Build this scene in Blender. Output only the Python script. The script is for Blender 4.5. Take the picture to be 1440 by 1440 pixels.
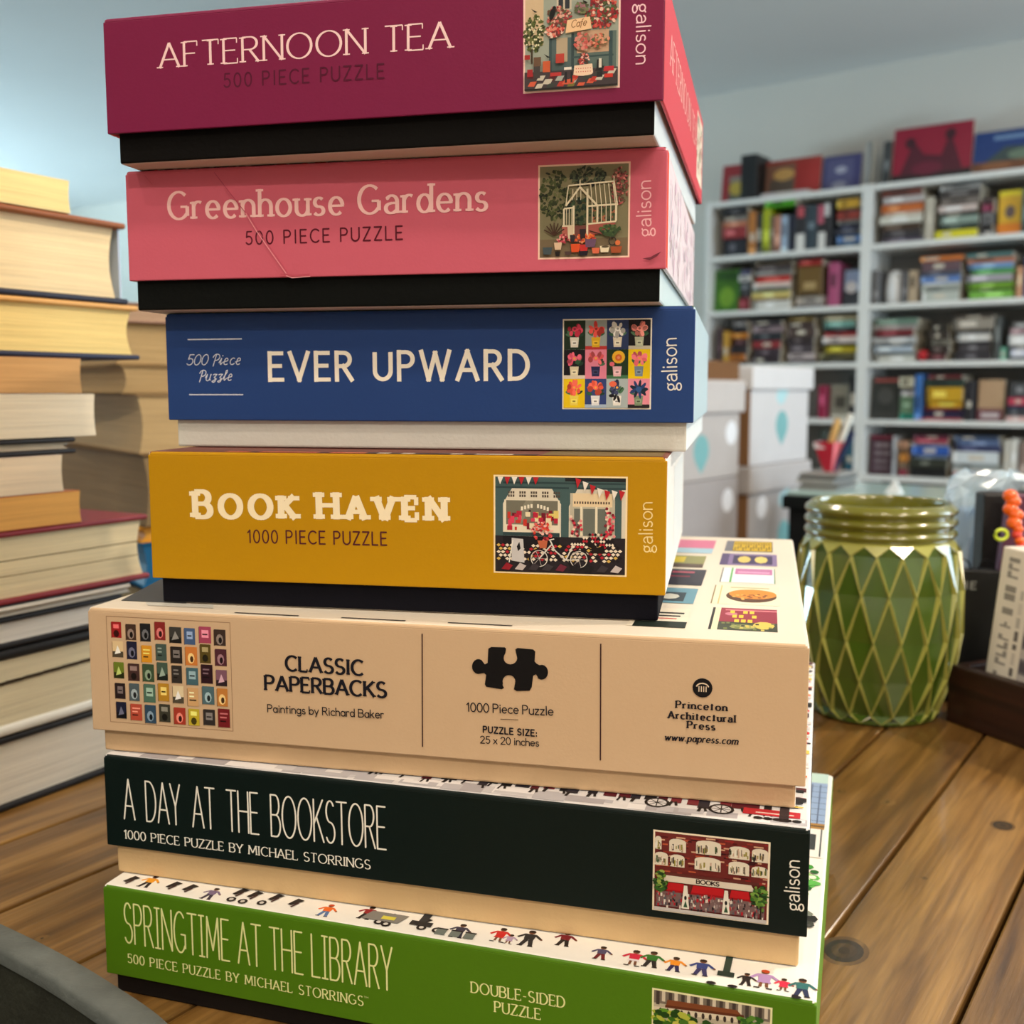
import bpy, bmesh, math, random
from mathutils import Vector, Matrix
random.seed(7)
SC = bpy.context.scene
COL = SC.collection
for o in list(bpy.data.objects): bpy.data.objects.remove(o)
R = math.radians

# ------------------------------------------------------------------ camera, light, exposure
TABLE = 0.750                      # table top height
CAMZ = TABLE + 0.22668             # phone held just above the table
FPX, PITCH = 1521.19, 0.111755
cd = bpy.data.cameras.new('camera'); cam = bpy.data.objects.new('camera', cd); COL.objects.link(cam)
cam.location = (0, 0, CAMZ); cam.rotation_euler = (math.pi/2 - PITCH, 0, 0)
cd.sensor_width = 36; cd.lens = FPX/1440*36; cd.clip_start = 0.02; cd.clip_end = 60
cd.dof.use_dof = True; cd.dof.focus_distance = 0.37; cd.dof.aperture_fstop = 15.0; cd.dof.aperture_blades = 0
SC.camera = cam
SC.view_settings.view_transform = 'Standard'; SC.view_settings.look = 'None'
SC.view_settings.gamma = 1; SC.view_settings.use_curve_mapping = False
SC.view_settings.exposure = 0.0
w = bpy.data.worlds.new('World'); SC.world = w; w.use_nodes = True
w.node_tree.nodes['Background'].inputs[0].default_value = (0.75, 0.85, 1, 1)
w.node_tree.nodes['Background'].inputs[1].default_value = 0.25

# room frame: s runs along the bookcase wall (to the right), n runs away into it
P0 = Vector((1.600, 5.000, 0)); YAW = R(-37)
E1 = Vector((math.cos(YAW), math.sin(YAW), 0)); E2 = Vector((-math.sin(YAW), math.cos(YAW), 0))
def W(s, n, z): return P0 + E1*s + E2*n + Vector((0, 0, z))
CEIL = 2.50

def area(name, loc, target, size, power, col, sy=None, disc=False, spread=180):
    l = bpy.data.lights.new(name, 'AREA'); l.energy = power; l.color = col; l.size = size
    if disc: l.shape = 'DISK'
    elif sy: l.shape = 'RECTANGLE'; l.size_y = sy
    l.spread = R(spread)
    o = bpy.data.objects.new(name, l); COL.objects.link(o); o.location = loc
    d = (Vector(target) - Vector(loc)); o.rotation_euler = d.to_track_quat('-Z', 'Z').to_euler()
    return o
DAY = (0.72, 0.88, 1.0); WARM = (1.0, 0.85, 0.67)
# daylight through the window in the right wall and the windows at the far left
area('daylight_right', W(3.75, -1.7, 1.55), W(0, -3.0, 1.2), 2.8, 95, DAY, 1.5)
area('daylight_left', W(-9.8, -3.2, 1.35), W(-8.0, -2.8, 2.95), 3.4, 620, (0.60, 0.87, 1.0), 1.2, spread=96)
# round ceiling lamps
for (x, y, p) in ((0.05, -0.35, 7), (-0.75, -0.55, 6), (0.85, -0.45, 9), (-1.6, 0.4, 8), (1.5, 0.42, 29), (0.1, -1.8, 18), (0.9, -1.9, 26), (-0.9, -1.9, 5),
                  (-0.5, 1.7, 8), (1.0, 1.9, 8), (2.1, 2.6, 7), (0.7, 3.6, 7)):
    area('ceiling_lamp', (x, y, CEIL-0.03), (x, y, 0), 0.10, p, WARM, disc=True)

# ------------------------------------------------------------------ helpers
def lin(c):
    return tuple(((v/255)/12.92 if v/255 <= 0.04045 else ((v/255+0.055)/1.055)**2.4) for v in c[:3])
class MB:
    """collects coloured polygons and links them as ONE mesh object"""
    def __init__(s): s.v = []; s.f = []; s.c = []; s.m = []; s.s = []
    def poly(s, pts, col, m=0, sm=False):
        k = len(s.v); s.v += [tuple(p) for p in pts]; s.f.append(tuple(range(k, k+len(pts)))); s.c.append(col); s.m.append(m); s.s.append(sm)
    def mesh(s, vs, fs, col, m=0, sm=False):
        k = len(s.v); s.v += [tuple(p) for p in vs]
        for i, f in enumerate(fs):
            s.f.append(tuple(k+j for j in f)); s.c.append(col[i] if isinstance(col, list) else col); s.m.append(m); s.s.append(sm)
    def box(s, a, b, col, m=0, bev=0, seg=2, M=None, colf=None, open_bottom=False, sm=False):
        bm = bmesh.new(); bmesh.ops.create_cube(bm, size=1)
        a = Vector(a); b = Vector(b); d = b-a; c = (a+b)/2
        for v in bm.verts: v.co = Vector((v.co.x*d.x, v.co.y*d.y, v.co.z*d.z)) + c
        if bev: bmesh.ops.bevel(bm, geom=list(bm.edges), offset=bev, segments=seg, profile=0.5, affect='EDGES')
        bm.normal_update()
        bm.verts.index_update()
        vs = [(M @ v.co if M else v.co) for v in bm.verts]
        fs = [tuple(v.index for v in f.verts) for f in bm.faces]
        cs = [lin(colf(f.normal, f.calc_center_median())) if colf else col for f in bm.faces]
        s.mesh(vs, fs, cs, m, sm); bm.free()
    def tube(s, pts, r, col, m=0, n=8, cap=True):
        pts = [Vector(p) for p in pts]; rings = []
        rr = r if isinstance(r, (list, tuple)) else [r]*len(pts)
        up = Vector((0, 0, 1))
        for i, p in enumerate(pts):
            t = (pts[min(i+1, len(pts)-1)]-pts[max(i-1, 0)]).normalized()
            a = t.cross(up)
            if a.length < 1e-3: a = t.cross(Vector((1, 0, 0)))
            a.normalize(); b = t.cross(a)
            rings.append([p+(a*math.cos(2*math.pi*k/n)+b*math.sin(2*math.pi*k/n))*rr[i] for k in range(n)])
        vs = [q for ring in rings for q in ring]; fs = []
        for i in range(len(pts)-1):
            for k in range(n): fs.append((i*n+k, i*n+(k+1) % n, (i+1)*n+(k+1) % n, (i+1)*n+k))
        s.mesh(vs, fs, col, m, True)
        if cap: s.poly(rings[0][::-1], col, m); s.poly(rings[-1], col, m)
    def ball(s, c, r, col, m=0, sc=(1, 1, 1), nu=12, nv=8):
        vs = []; fs = []
        for i in range(nv+1):
            t = math.pi*i/nv
            for k in range(nu):
                a = 2*math.pi*k/nu
                vs.append((c[0]+r*sc[0]*math.sin(t)*math.cos(a), c[1]+r*sc[1]*math.sin(t)*math.sin(a), c[2]+r*sc[2]*math.cos(t)))
        for i in range(nv):
            for k in range(nu): fs.append((i*nu+k, (i+1)*nu+k, (i+1)*nu+(k+1) % nu, i*nu+(k+1) % nu))
        s.mesh(vs, fs, col, m, True)
    def lathe(s, prof, col, m=0, n=40, c=(0, 0)):
        vs = []; fs = []
        for (r, z) in prof:
            for k in range(n): a = 2*math.pi*k/n; vs.append((c[0]+r*math.cos(a), c[1]+r*math.sin(a), z))
        for i in range(len(prof)-1):
            for k in range(n): fs.append((i*n+k, i*n+(k+1) % n, (i+1)*n+(k+1) % n, (i+1)*n+k))
        s.mesh(vs, fs, col, m, True)
    def build(s, name, mats, parent=None, loc=None, rotz=0):
        me = bpy.data.meshes.new(name); me.from_pydata(s.v, [], s.f)
        at = me.color_attributes.new('Col', 'FLOAT_COLOR', 'CORNER')
        data = []
        for f, c in zip(s.f, s.c): data += [c[0], c[1], c[2], 1.0]*len(f)
        at.data.foreach_set('color', data)
        me.polygons.foreach_set('material_index', s.m); me.polygons.foreach_set('use_smooth', s.s)
        for m in (mats if isinstance(mats, (list, tuple)) else [mats]): me.materials.append(m)
        me.update()
        o = bpy.data.objects.new(name, me); COL.objects.link(o)
        if parent: o.parent = parent
        if loc is not None: o.location = loc
        o.rotation_euler = (0, 0, rotz)
        return o
def tag(o, label=None, cat=None, group=None, kind=None):
    if label: o['label'] = label
    if cat: o['category'] = cat
    if group: o['group'] = group
    if kind: o['kind'] = kind
    return o
def thing(name, label, cat, loc=(0, 0, 0), rotz=0, group=None):
    o = bpy.data.objects.new(name, None); COL.objects.link(o); o.location = loc; o.rotation_euler = (0, 0, rotz)
    o.empty_display_size = 0.05
    return tag(o, label, cat, group)
def ray(x, y):
    c, s = math.cos(PITCH), math.sin(PITCH); u = (x-720)/FPX; v = (720-y)/FPX
    return Vector((u, c+v*s, -s+v*c))
def at_z(x, y, z):               # point of the photo on the level z (metres above the floor)
    r = ray(x, y); return Vector((0, 0, CAMZ)) + r*((z-CAMZ)/r.z)
def at_d(x, y, d):
    r = ray(x, y); return Vector((0, 0, CAMZ)) + r*(d/r.y)

# ------------------------------------------------------------------ materials
def nodes(name):
    m = bpy.data.materials.new(name); m.use_nodes = True; nt = m.node_tree
    return m, nt, nt.nodes['Principled BSDF'], nt.nodes.new, nt.links.new
def mat_attr(name, rough=0.4, coat=0.0, bump=0.0, bscale=300, spec=0.5, mottle=0.0, mscale=40, stretch=(1, 1, 1)):
    m, nt, b, N, L = nodes(name)
    a = N('ShaderNodeAttribute'); a.attribute_name = 'Col'
    src = a.outputs['Color']
    tc = N('ShaderNodeTexCoord'); mp = N('ShaderNodeMapping'); mp.inputs['Scale'].default_value = stretch
    L(tc.outputs['Object'], mp.inputs['Vector'])
    if mottle:
        n = N('ShaderNodeTexNoise'); n.inputs['Scale'].default_value = mscale; n.inputs['Detail'].default_value = 5
        L(mp.outputs[0], n.inputs['Vector'])
        mr = N('ShaderNodeMapRange'); mr.inputs[3].default_value = 1-mottle; mr.inputs[4].default_value = 1+mottle*0.6
        L(n.outputs['Fac'], mr.inputs[0])
        mx = N('ShaderNodeVectorMath'); mx.operation = 'SCALE'; L(src, mx.inputs[0]); L(mr.outputs[0], mx.inputs['Scale'])
        src = mx.outputs[0]
    L(src, b.inputs['Base Color'])
    b.inputs['Roughness'].default_value = rough; b.inputs['Coat Weight'].default_value = coat
    b.inputs['Coat Roughness'].default_value = 0.15; b.inputs['Specular IOR Level'].default_value = spec
    if bump:
        n = N('ShaderNodeTexNoise'); n.inputs['Scale'].default_value = bscale; n.inputs['Detail'].default_value = 4
        L(mp.outputs[0], n.inputs['Vector'])
        bp = N('ShaderNodeBump'); bp.inputs['Strength'].default_value = bump; bp.inputs['Distance'].default_value = 0.001
        L(n.outputs['Fac'], bp.inputs['Height']); L(bp.outputs[0], b.inputs['Normal'])
    return m
def mat_pages():
    m, nt, b, N, L = nodes('page_edges')
    a = N('ShaderNodeAttribute'); a.attribute_name = 'Col'
    tc = N('ShaderNodeTexCoord'); mp = N('ShaderNodeMapping'); mp.inputs['Scale'].default_value = (14, 14, 1500)
    L(tc.outputs['Object'], mp.inputs['Vector'])
    n = N('ShaderNodeTexNoise'); n.inputs['Scale'].default_value = 1; n.inputs['Detail'].default_value = 4; n.inputs['Roughness'].default_value = .65
    L(mp.outputs[0], n.inputs['Vector'])
    mp2 = N('ShaderNodeMapping'); mp2.inputs['Scale'].default_value = (5, 5, 260); L(tc.outputs['Object'], mp2.inputs['Vector'])
    n2 = N('ShaderNodeTexNoise'); n2.inputs['Scale'].default_value = 1; n2.inputs['Detail'].default_value = 3; L(mp2.outputs[0], n2.inputs['Vector'])
    ad = N('ShaderNodeMath'); ad.operation = 'ADD'; L(n.outputs['Fac'], ad.inputs[0]); L(n2.outputs['Fac'], ad.inputs[1])
    mr = N('ShaderNodeMapRange'); mr.inputs[1].default_value = .65; mr.inputs[2].default_value = 1.3
    mr.inputs[3].default_value = .80; mr.inputs[4].default_value = 1.10; L(ad.outputs[0], mr.inputs[0])
    mx = N('ShaderNodeVectorMath'); mx.operation = 'SCALE'; L(a.outputs['Color'], mx.inputs[0]); L(mr.outputs[0], mx.inputs['Scale'])
    L(mx.outputs[0], b.inputs['Base Color']); b.inputs['Roughness'].default_value = .8; b.inputs['Specular IOR Level'].default_value = .2
    bp = N('ShaderNodeBump'); bp.inputs['Strength'].default_value = .5; bp.inputs['Distance'].default_value = .0006
    L(ad.outputs[0], bp.inputs['Height']); L(bp.outputs[0], b.inputs['Normal'])
    return m
def mat_wood(name, c1, c2, c3, rough, coat, sc=1.0):
    """planks: the object's own x axis runs along the grain, attribute Col tints each plank"""
    m, nt, b, N, L = nodes(name)
    a = N('ShaderNodeAttribute'); a.attribute_name = 'Col'
    tc = N('ShaderNodeTexCoord')
    ad = N('ShaderNodeVectorMath'); ad.operation = 'MULTIPLY_ADD'; L(a.outputs['Color'], ad.inputs[0]); ad.inputs[1].default_value = (9, 7, 5)
    L(tc.outputs['Object'], ad.inputs[2])
    mp = N('ShaderNodeMapping'); mp.inputs['Scale'].default_value = (5*sc, 60*sc, 60*sc); L(ad.outputs[0], mp.inputs['Vector'])
    n = N('ShaderNodeTexNoise'); n.inputs['Scale'].default_value = 1; n.inputs['Detail'].default_value = 6; n.inputs['Distortion'].default_value = .8
    L(mp.outputs[0], n.inputs['Vector'])
    mp2 = N('ShaderNodeMapping'); mp2.inputs['Scale'].default_value = (22*sc, 420*sc, 300*sc); L(ad.outputs[0], mp2.inputs['Vector'])
    n2 = N('ShaderNodeTexNoise'); n2.inputs['Scale'].default_value = 1; n2.inputs['Detail'].default_value = 4; L(mp2.outputs[0], n2.inputs['Vector'])
    r = N('ShaderNodeValToRGB'); e = r.color_ramp.elements
    e[0].position = .28; e[0].color = (*lin(c1), 1); e[1].position = .72; e[1].color = (*lin(c3), 1)
    q = e.new(.5); q.color = (*lin(c2), 1)
    L(n.outputs['Fac'], r.inputs[0])
    r2 = N('ShaderNodeMapRange'); r2.inputs[1].default_value = .3; r2.inputs[2].default_value = .6; r2.inputs[3].default_value = .74; r2.inputs[4].default_value = 1.04
    L(n2.outputs['Fac'], r2.inputs[0])
    sx = N('ShaderNodeSeparateXYZ'); L(a.outputs['Color'], sx.inputs[0])
    m1 = N('ShaderNodeMath'); m1.operation = 'MULTIPLY'; L(sx.outputs[1], m1.inputs[0]); L(r2.outputs[0], m1.inputs[1])
    mx = N('ShaderNodeVectorMath'); mx.operation = 'SCALE'; L(r.outputs[0], mx.inputs[0]); L(m1.outputs[0], mx.inputs['Scale'])
    L(mx.outputs[0], b.inputs['Base Color']); b.inputs['Roughness'].default_value = rough; b.inputs['Coat Weight'].default_value = coat
    b.inputs['Coat Roughness'].default_value = .12
    bp = N('ShaderNodeBump'); bp.inputs['Strength'].default_value = .25; bp.inputs['Distance'].default_value = .001
    L(n2.outputs['Fac'], bp.inputs['Height']); L(bp.outputs[0], b.inputs['Normal'])
    return m
M_PRINT = mat_attr('printed_card', .48, .02, .05, 900, .25)
M_BOARD = mat_attr('plain_card', .7, 0, .12, 700, .1, .06, 60)
M_COVER = mat_attr('book_cloth', .55, .03, .1, 500, .5, .08, 60)
M_PAGES = mat_pages()
M_PAINT = mat_attr('painted_wall', .85, 0, .15, 60, .3, .03, 3)
M_SHELF = mat_attr('white_shelf_board', .5, 0, 0, 50, .4)
M_SPINE = mat_attr('book_jackets', .45, .1, 0, 100, .5, .1, 30)
M_CARTON = mat_attr('carton', .75, 0, .1, 200, .3, .07, 12)
M_TABLE = mat_wood('plank_wood', (78, 50, 20), (126, 90, 43), (166, 126, 70), .34, .35)
M_DARKWOOD = mat_wood('dark_stained_wood', (26, 12, 8), (48, 22, 14), (66, 32, 20), .45, .1)
M_GREY = mat_attr('grey_chalk_paint', .65, 0, .6, 220, .3, .6, 60, (1, 1, 1))
M_GLAZE = mat_attr('green_glaze', .18, 1.0, 0, 50, .6, .12, 25)
M_GLOSS = mat_attr('glossy_plastic', .2, .4, 0, 50, .5)
M_MATTE = mat_attr('matte', .85, 0, 0, 50, .15, .15, 80)
def mat_film():
    m, nt, b, N, L = nodes('clear_film')
    b.inputs['Base Color'].default_value = (*lin((205, 228, 245)), 1); b.inputs['Roughness'].default_value = .12
    b.inputs['Alpha'].default_value = .62; b.inputs['Coat Weight'].default_value = 1; b.inputs['IOR'].default_value = 1.5
    return m
M_FILM = mat_film()
def mat_glass():
    m, nt, b, N, L = nodes('window_glass'); b.inputs['Transmission Weight'].default_value = 1; b.inputs['Roughness'].default_value = 0.02
    b.inputs['Base Color'].default_value = (.9, .96, 1, 1); return m
M_GLASS = mat_glass()
# ------------------------------------------------------------------ stroke lettering
def A_(cx, cy, rx, ry, a0, a1, n=14):
    return [(cx+rx*math.cos(R(a0+(a1-a0)*i/n)), cy+ry*math.sin(R(a0+(a1-a0)*i/n))) for i in range(n+1)]
G = {
 'A': (.76, [[(0, 0), (.38, 1)], [(.38, 1), (.76, 0)], [(.13, .33), (.63, .33)]]),
 'B': (.60, [[(0, 0), (0, 1)], [(0, 1), (.3, 1)]+A_(.3, .76, .24, .24, 90, -90)+[(0, .52)], [(0, .52), (.33, .52)]+A_(.33, .26, .27, .26, 90, -90)+[(0, 0)]]),
 'C': (.72, [A_(.42, .5, .42, .5, 48, 312, 22)]),
 'D': (.68, [[(0, 0), (0, 1)], [(0, 1), (.22, 1)]+A_(.22, .5, .46, .5, 90, -90, 18)+[(0, 0)]]),
 'E': (.52, [[(0, 0), (0, 1)], [(0, 1), (.5, 1)], [(0, .52), (.44, .52)], [(0, 0), (.52, 0)]]),
 'F': (.50, [[(0, 0), (0, 1)], [(0, 1), (.5, 1)], [(0, .52), (.42, .52)]]),
 'G': (.80, [A_(.42, .5, .42, .5, 48, 320, 22), [(.78, .12), (.78, .45)], [(.5, .45), (.78, .45)]]),
 'H': (.66, [[(0, 0), (0, 1)], [(.66, 0), (.66, 1)], [(0, .52), (.66, .52)]]),
 'I': (.14, [[(.07, 0), (.07, 1)]]),
 'K': (.62, [[(0, 0), (0, 1)], [(.58, 1), (0, .42)], [(.18, .58), (.62, 0)]]),
 'L': (.5, [[(0, 0), (0, 1)], [(0, 0), (.5, 0)]]),
 'M': (.86, [[(0, 0), (.06, 1)], [(.06, 1), (.43, .2)], [(.43, .2), (.8, 1)], [(.8, 1), (.86, 0)]]),
 'N': (.68, [[(0, 0), (0, 1)], [(0, 1), (.68, 0)], [(.68, 0), (.68, 1)]]),
 'O': (.88, [A_(.44, .5, .44, .5, 90, 450, 30)]),
 'P': (.56, [[(0, 0), (0, 1)], [(0, 1), (.28, 1)]+A_(.28, .74, .27, .26, 90, -90)+[(0, .48)]]),
 'R': (.60, [[(0, 0), (0, 1)], [(0, 1), (.28, 1)]+A_(.28, .75, .26, .25, 90, -90)+[(0, .5)], [(.26, .5), (.6, 0)]]),
 'S': (.56, [A_(.29, .745, .25, .255, 35, 270)+A_(.28, .245, .28, .245, 88, -150)]),
 'T': (.62, [[(.31, 0), (.31, 1)], [(0, 1), (.62, 1)]]),
 'U': (.64, [[(0, 1), (0, .32)]+A_(.32, .32, .32, .32, 180, 360)+[(.64, 1)]]),
 'V': (.74, [[(0, 1), (.37, 0)], [(.37, 0), (.74, 1)]]),
 'W': (1.1, [[(0, 1), (.28, 0)], [(.28, 0), (.55, .95)], [(.55, .95), (.82, 0)], [(.82, 0), (1.1, 1)]]),
 'X': (.66, [[(0, 0), (.66, 1)], [(0, 1), (.66, 0)]]),
 'Y': (.66, [[(0, 1), (.33, .45)], [(.66, 1), (.33, .45)], [(.33, .45), (.33, 0)]]),
 'Z': (.58, [[(0, 1), (.58, 1)], [(.58, 1), (0, 0)], [(0, 0), (.58, 0)]]),
 '0': (.56, [A_(.28, .5, .28, .5, 90, 450, 26)]),
 '1': (.26, [[(0, .8), (.2, 1)], [(.2, 1), (.2, 0)]]),
 '2': (.54, [A_(.27, .72, .26, .28, 165, -25)+[(0, 0)], [(0, 0), (.55, 0)]]),
 '5': (.54, [[(.5, 1), (.12, 1)], [(.12, 1), (.07, .56)]+A_(.26, .32, .28, .31, 125, -145)]),
 '-': (.3, [[(0, .42), (.3, .42)]]), ':': (.1, [[(.05, .02), (.05, .08)], [(.05, .5), (.05, .56)]]), '.': (.1, [[(.05, .02), (.05, .07)]]),
 'a': (.50, [A_(.24, .31, .24, .31, 0, 360, 22), [(.5, .62), (.5, 0)]]),
 'b': (.50, [[(0, 1), (0, 0)], A_(.26, .31, .25, .31, 0, 360, 22)]),
 'c': (.44, [A_(.27, .31, .27, .31, 50, 310)]),
 'd': (.50, [[(.5, 1), (.5, 0)], A_(.24, .31, .24, .31, 0, 360, 22)]),
 'e': (.50, [[(.02, .32), (.5, .32)]+A_(.26, .31, .25, .31, 5, 315, 20)]),
 'g': (.50, [A_(.24, .31, .24, .31, 0, 360, 22), [(.5, .62), (.5, -.1)]+A_(.26, -.1, .24, .2, 0, -150)]),
 'h': (.46, [[(0, 0), (0, 1)], [(0, .36)]+A_(.23, .39, .23, .23, 180, 0)+[(.46, 0)]]),
 'i': (.10, [[(.05, 0), (.05, .62)], [(.05, .84), (.05, .9)]]),
 'k': (.44, [[(0, 0), (0, 1)], [(.4, .62), (0, .24)], [(.14, .36), (.44, 0)]]),
 'l': (.10, [[(.05, 0), (.05, 1)]]),
 'm': (.80, [[(0, 0), (0, .62)], [(0, .36)]+A_(.2, .41, .2, .21, 180, 0)+[(.4, 0)], [(.4, .36)]+A_(.6, .41, .2, .21, 180, 0)+[(.8, 0)]]),
 'n': (.46, [[(0, 0), (0, .62)], [(0, .36)]+A_(.23, .39, .23, .23, 180, 0)+[(.46, 0)]]),
 'o': (.54, [A_(.27, .31, .27, .31, 90, 450, 24)]),
 'p': (.50, [[(0, .62), (0, -.3)], A_(.26, .31, .25, .31, 0, 360, 22)]),
 'r': (.30, [[(0, 0), (0, .62)], [(0, .36)]+A_(.2, .40, .2, .22, 180, 55)]),
 's': (.38, [A_(.2, .46, .17, .16, 40, 270)+A_(.19, .155, .19, .155, 88, -150)]),
 't': (.32, [[(.14, .86), (.14, 0)], [(0, .62), (.32, .62)]]),
 'u': (.46, [[(0, .62), (0, .22)]+A_(.23, .22, .23, .22, 180, 360), [(.46, .62), (.46, 0)]]),
 'w': (.78, [[(0, .62), (.2, 0)], [(.2, 0), (.39, .58)], [(.39, .58), (.58, 0)], [(.58, 0), (.78, .62)]]),
 'x': (.44, [[(0, 0), (.44, .62)], [(0, .62), (.44, 0)]]),
 'y': (.48, [[(0, .62), (.25, 0)], [(.48, .62), (.12, -.3)]]),
 'z': (.42, [[(0, .62), (.42, .62)], [(.42, .62), (0, 0)], [(0, 0), (.42, 0)]]),
}
ALT = {'a': (.46, [[(.03, .5)]+A_(.23, .4, .21, .22, 150, 0)+[(.44, 0)], [(.44, .36), (.2, .35)]+A_(.19, .17, .19, .17, 95, 270)+[(.3, .01), (.44, .12)]]),
       'g': (.50, [A_(.24, .4, .2, .2, 0, 360, 20), [(.13, .24), (.07, .13), (.14, .05), (.36, .02)]+A_(.26, -.14, .24, .15, 55, -270, 22), [(.38, .55), (.5, .62)]]),
       'I': (.34, [[(.17, 0), (.17, 1)], [(0, 1), (.34, 1)], [(0, 0), (.34, 0)]])}
SCRIPT = {'z': (.42, [[(0, .56), (.14, .62), (.36, .6), (.16, .3), (.32, .22)]+A_(.18, .02, .16, .18, 50, -150)+[(.42, .16)]]),
          'u': (.5, [[(-.08, .3), (.06, .62), (.03, .2)]+A_(.2, .18, .17, .18, 180, 360)+[(.4, .62), (.38, .1), (.5, .06)]]),
          'i': (.2, [[(-.08, .2), (.08, .62), (.05, .12), (.12, .02), (.24, .2)], [(.12, .84), (.13, .88)]]),
          'l': (.26, [[(-.06, .2), (.2, .8), (.18, 1), (.08, .94), (.05, .15), (.12, .02), (.28, .2)]]),
          'e': (.46, [[(-.04, .24), (.3, .36)]+A_(.22, .42, .14, .2, -10, 200)+A_(.24, .2, .18, .2, 170, 320)]),
          'c': (.42, [A_(.25, .31, .23, .31, 60, 320)]),
          'P': (.56, [[(.14, -.12), (.2, .95)], [(-.04, .72)]+A_(.26, .72, .3, .3, 165, -80)+[(.18, .45)]])}
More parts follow.
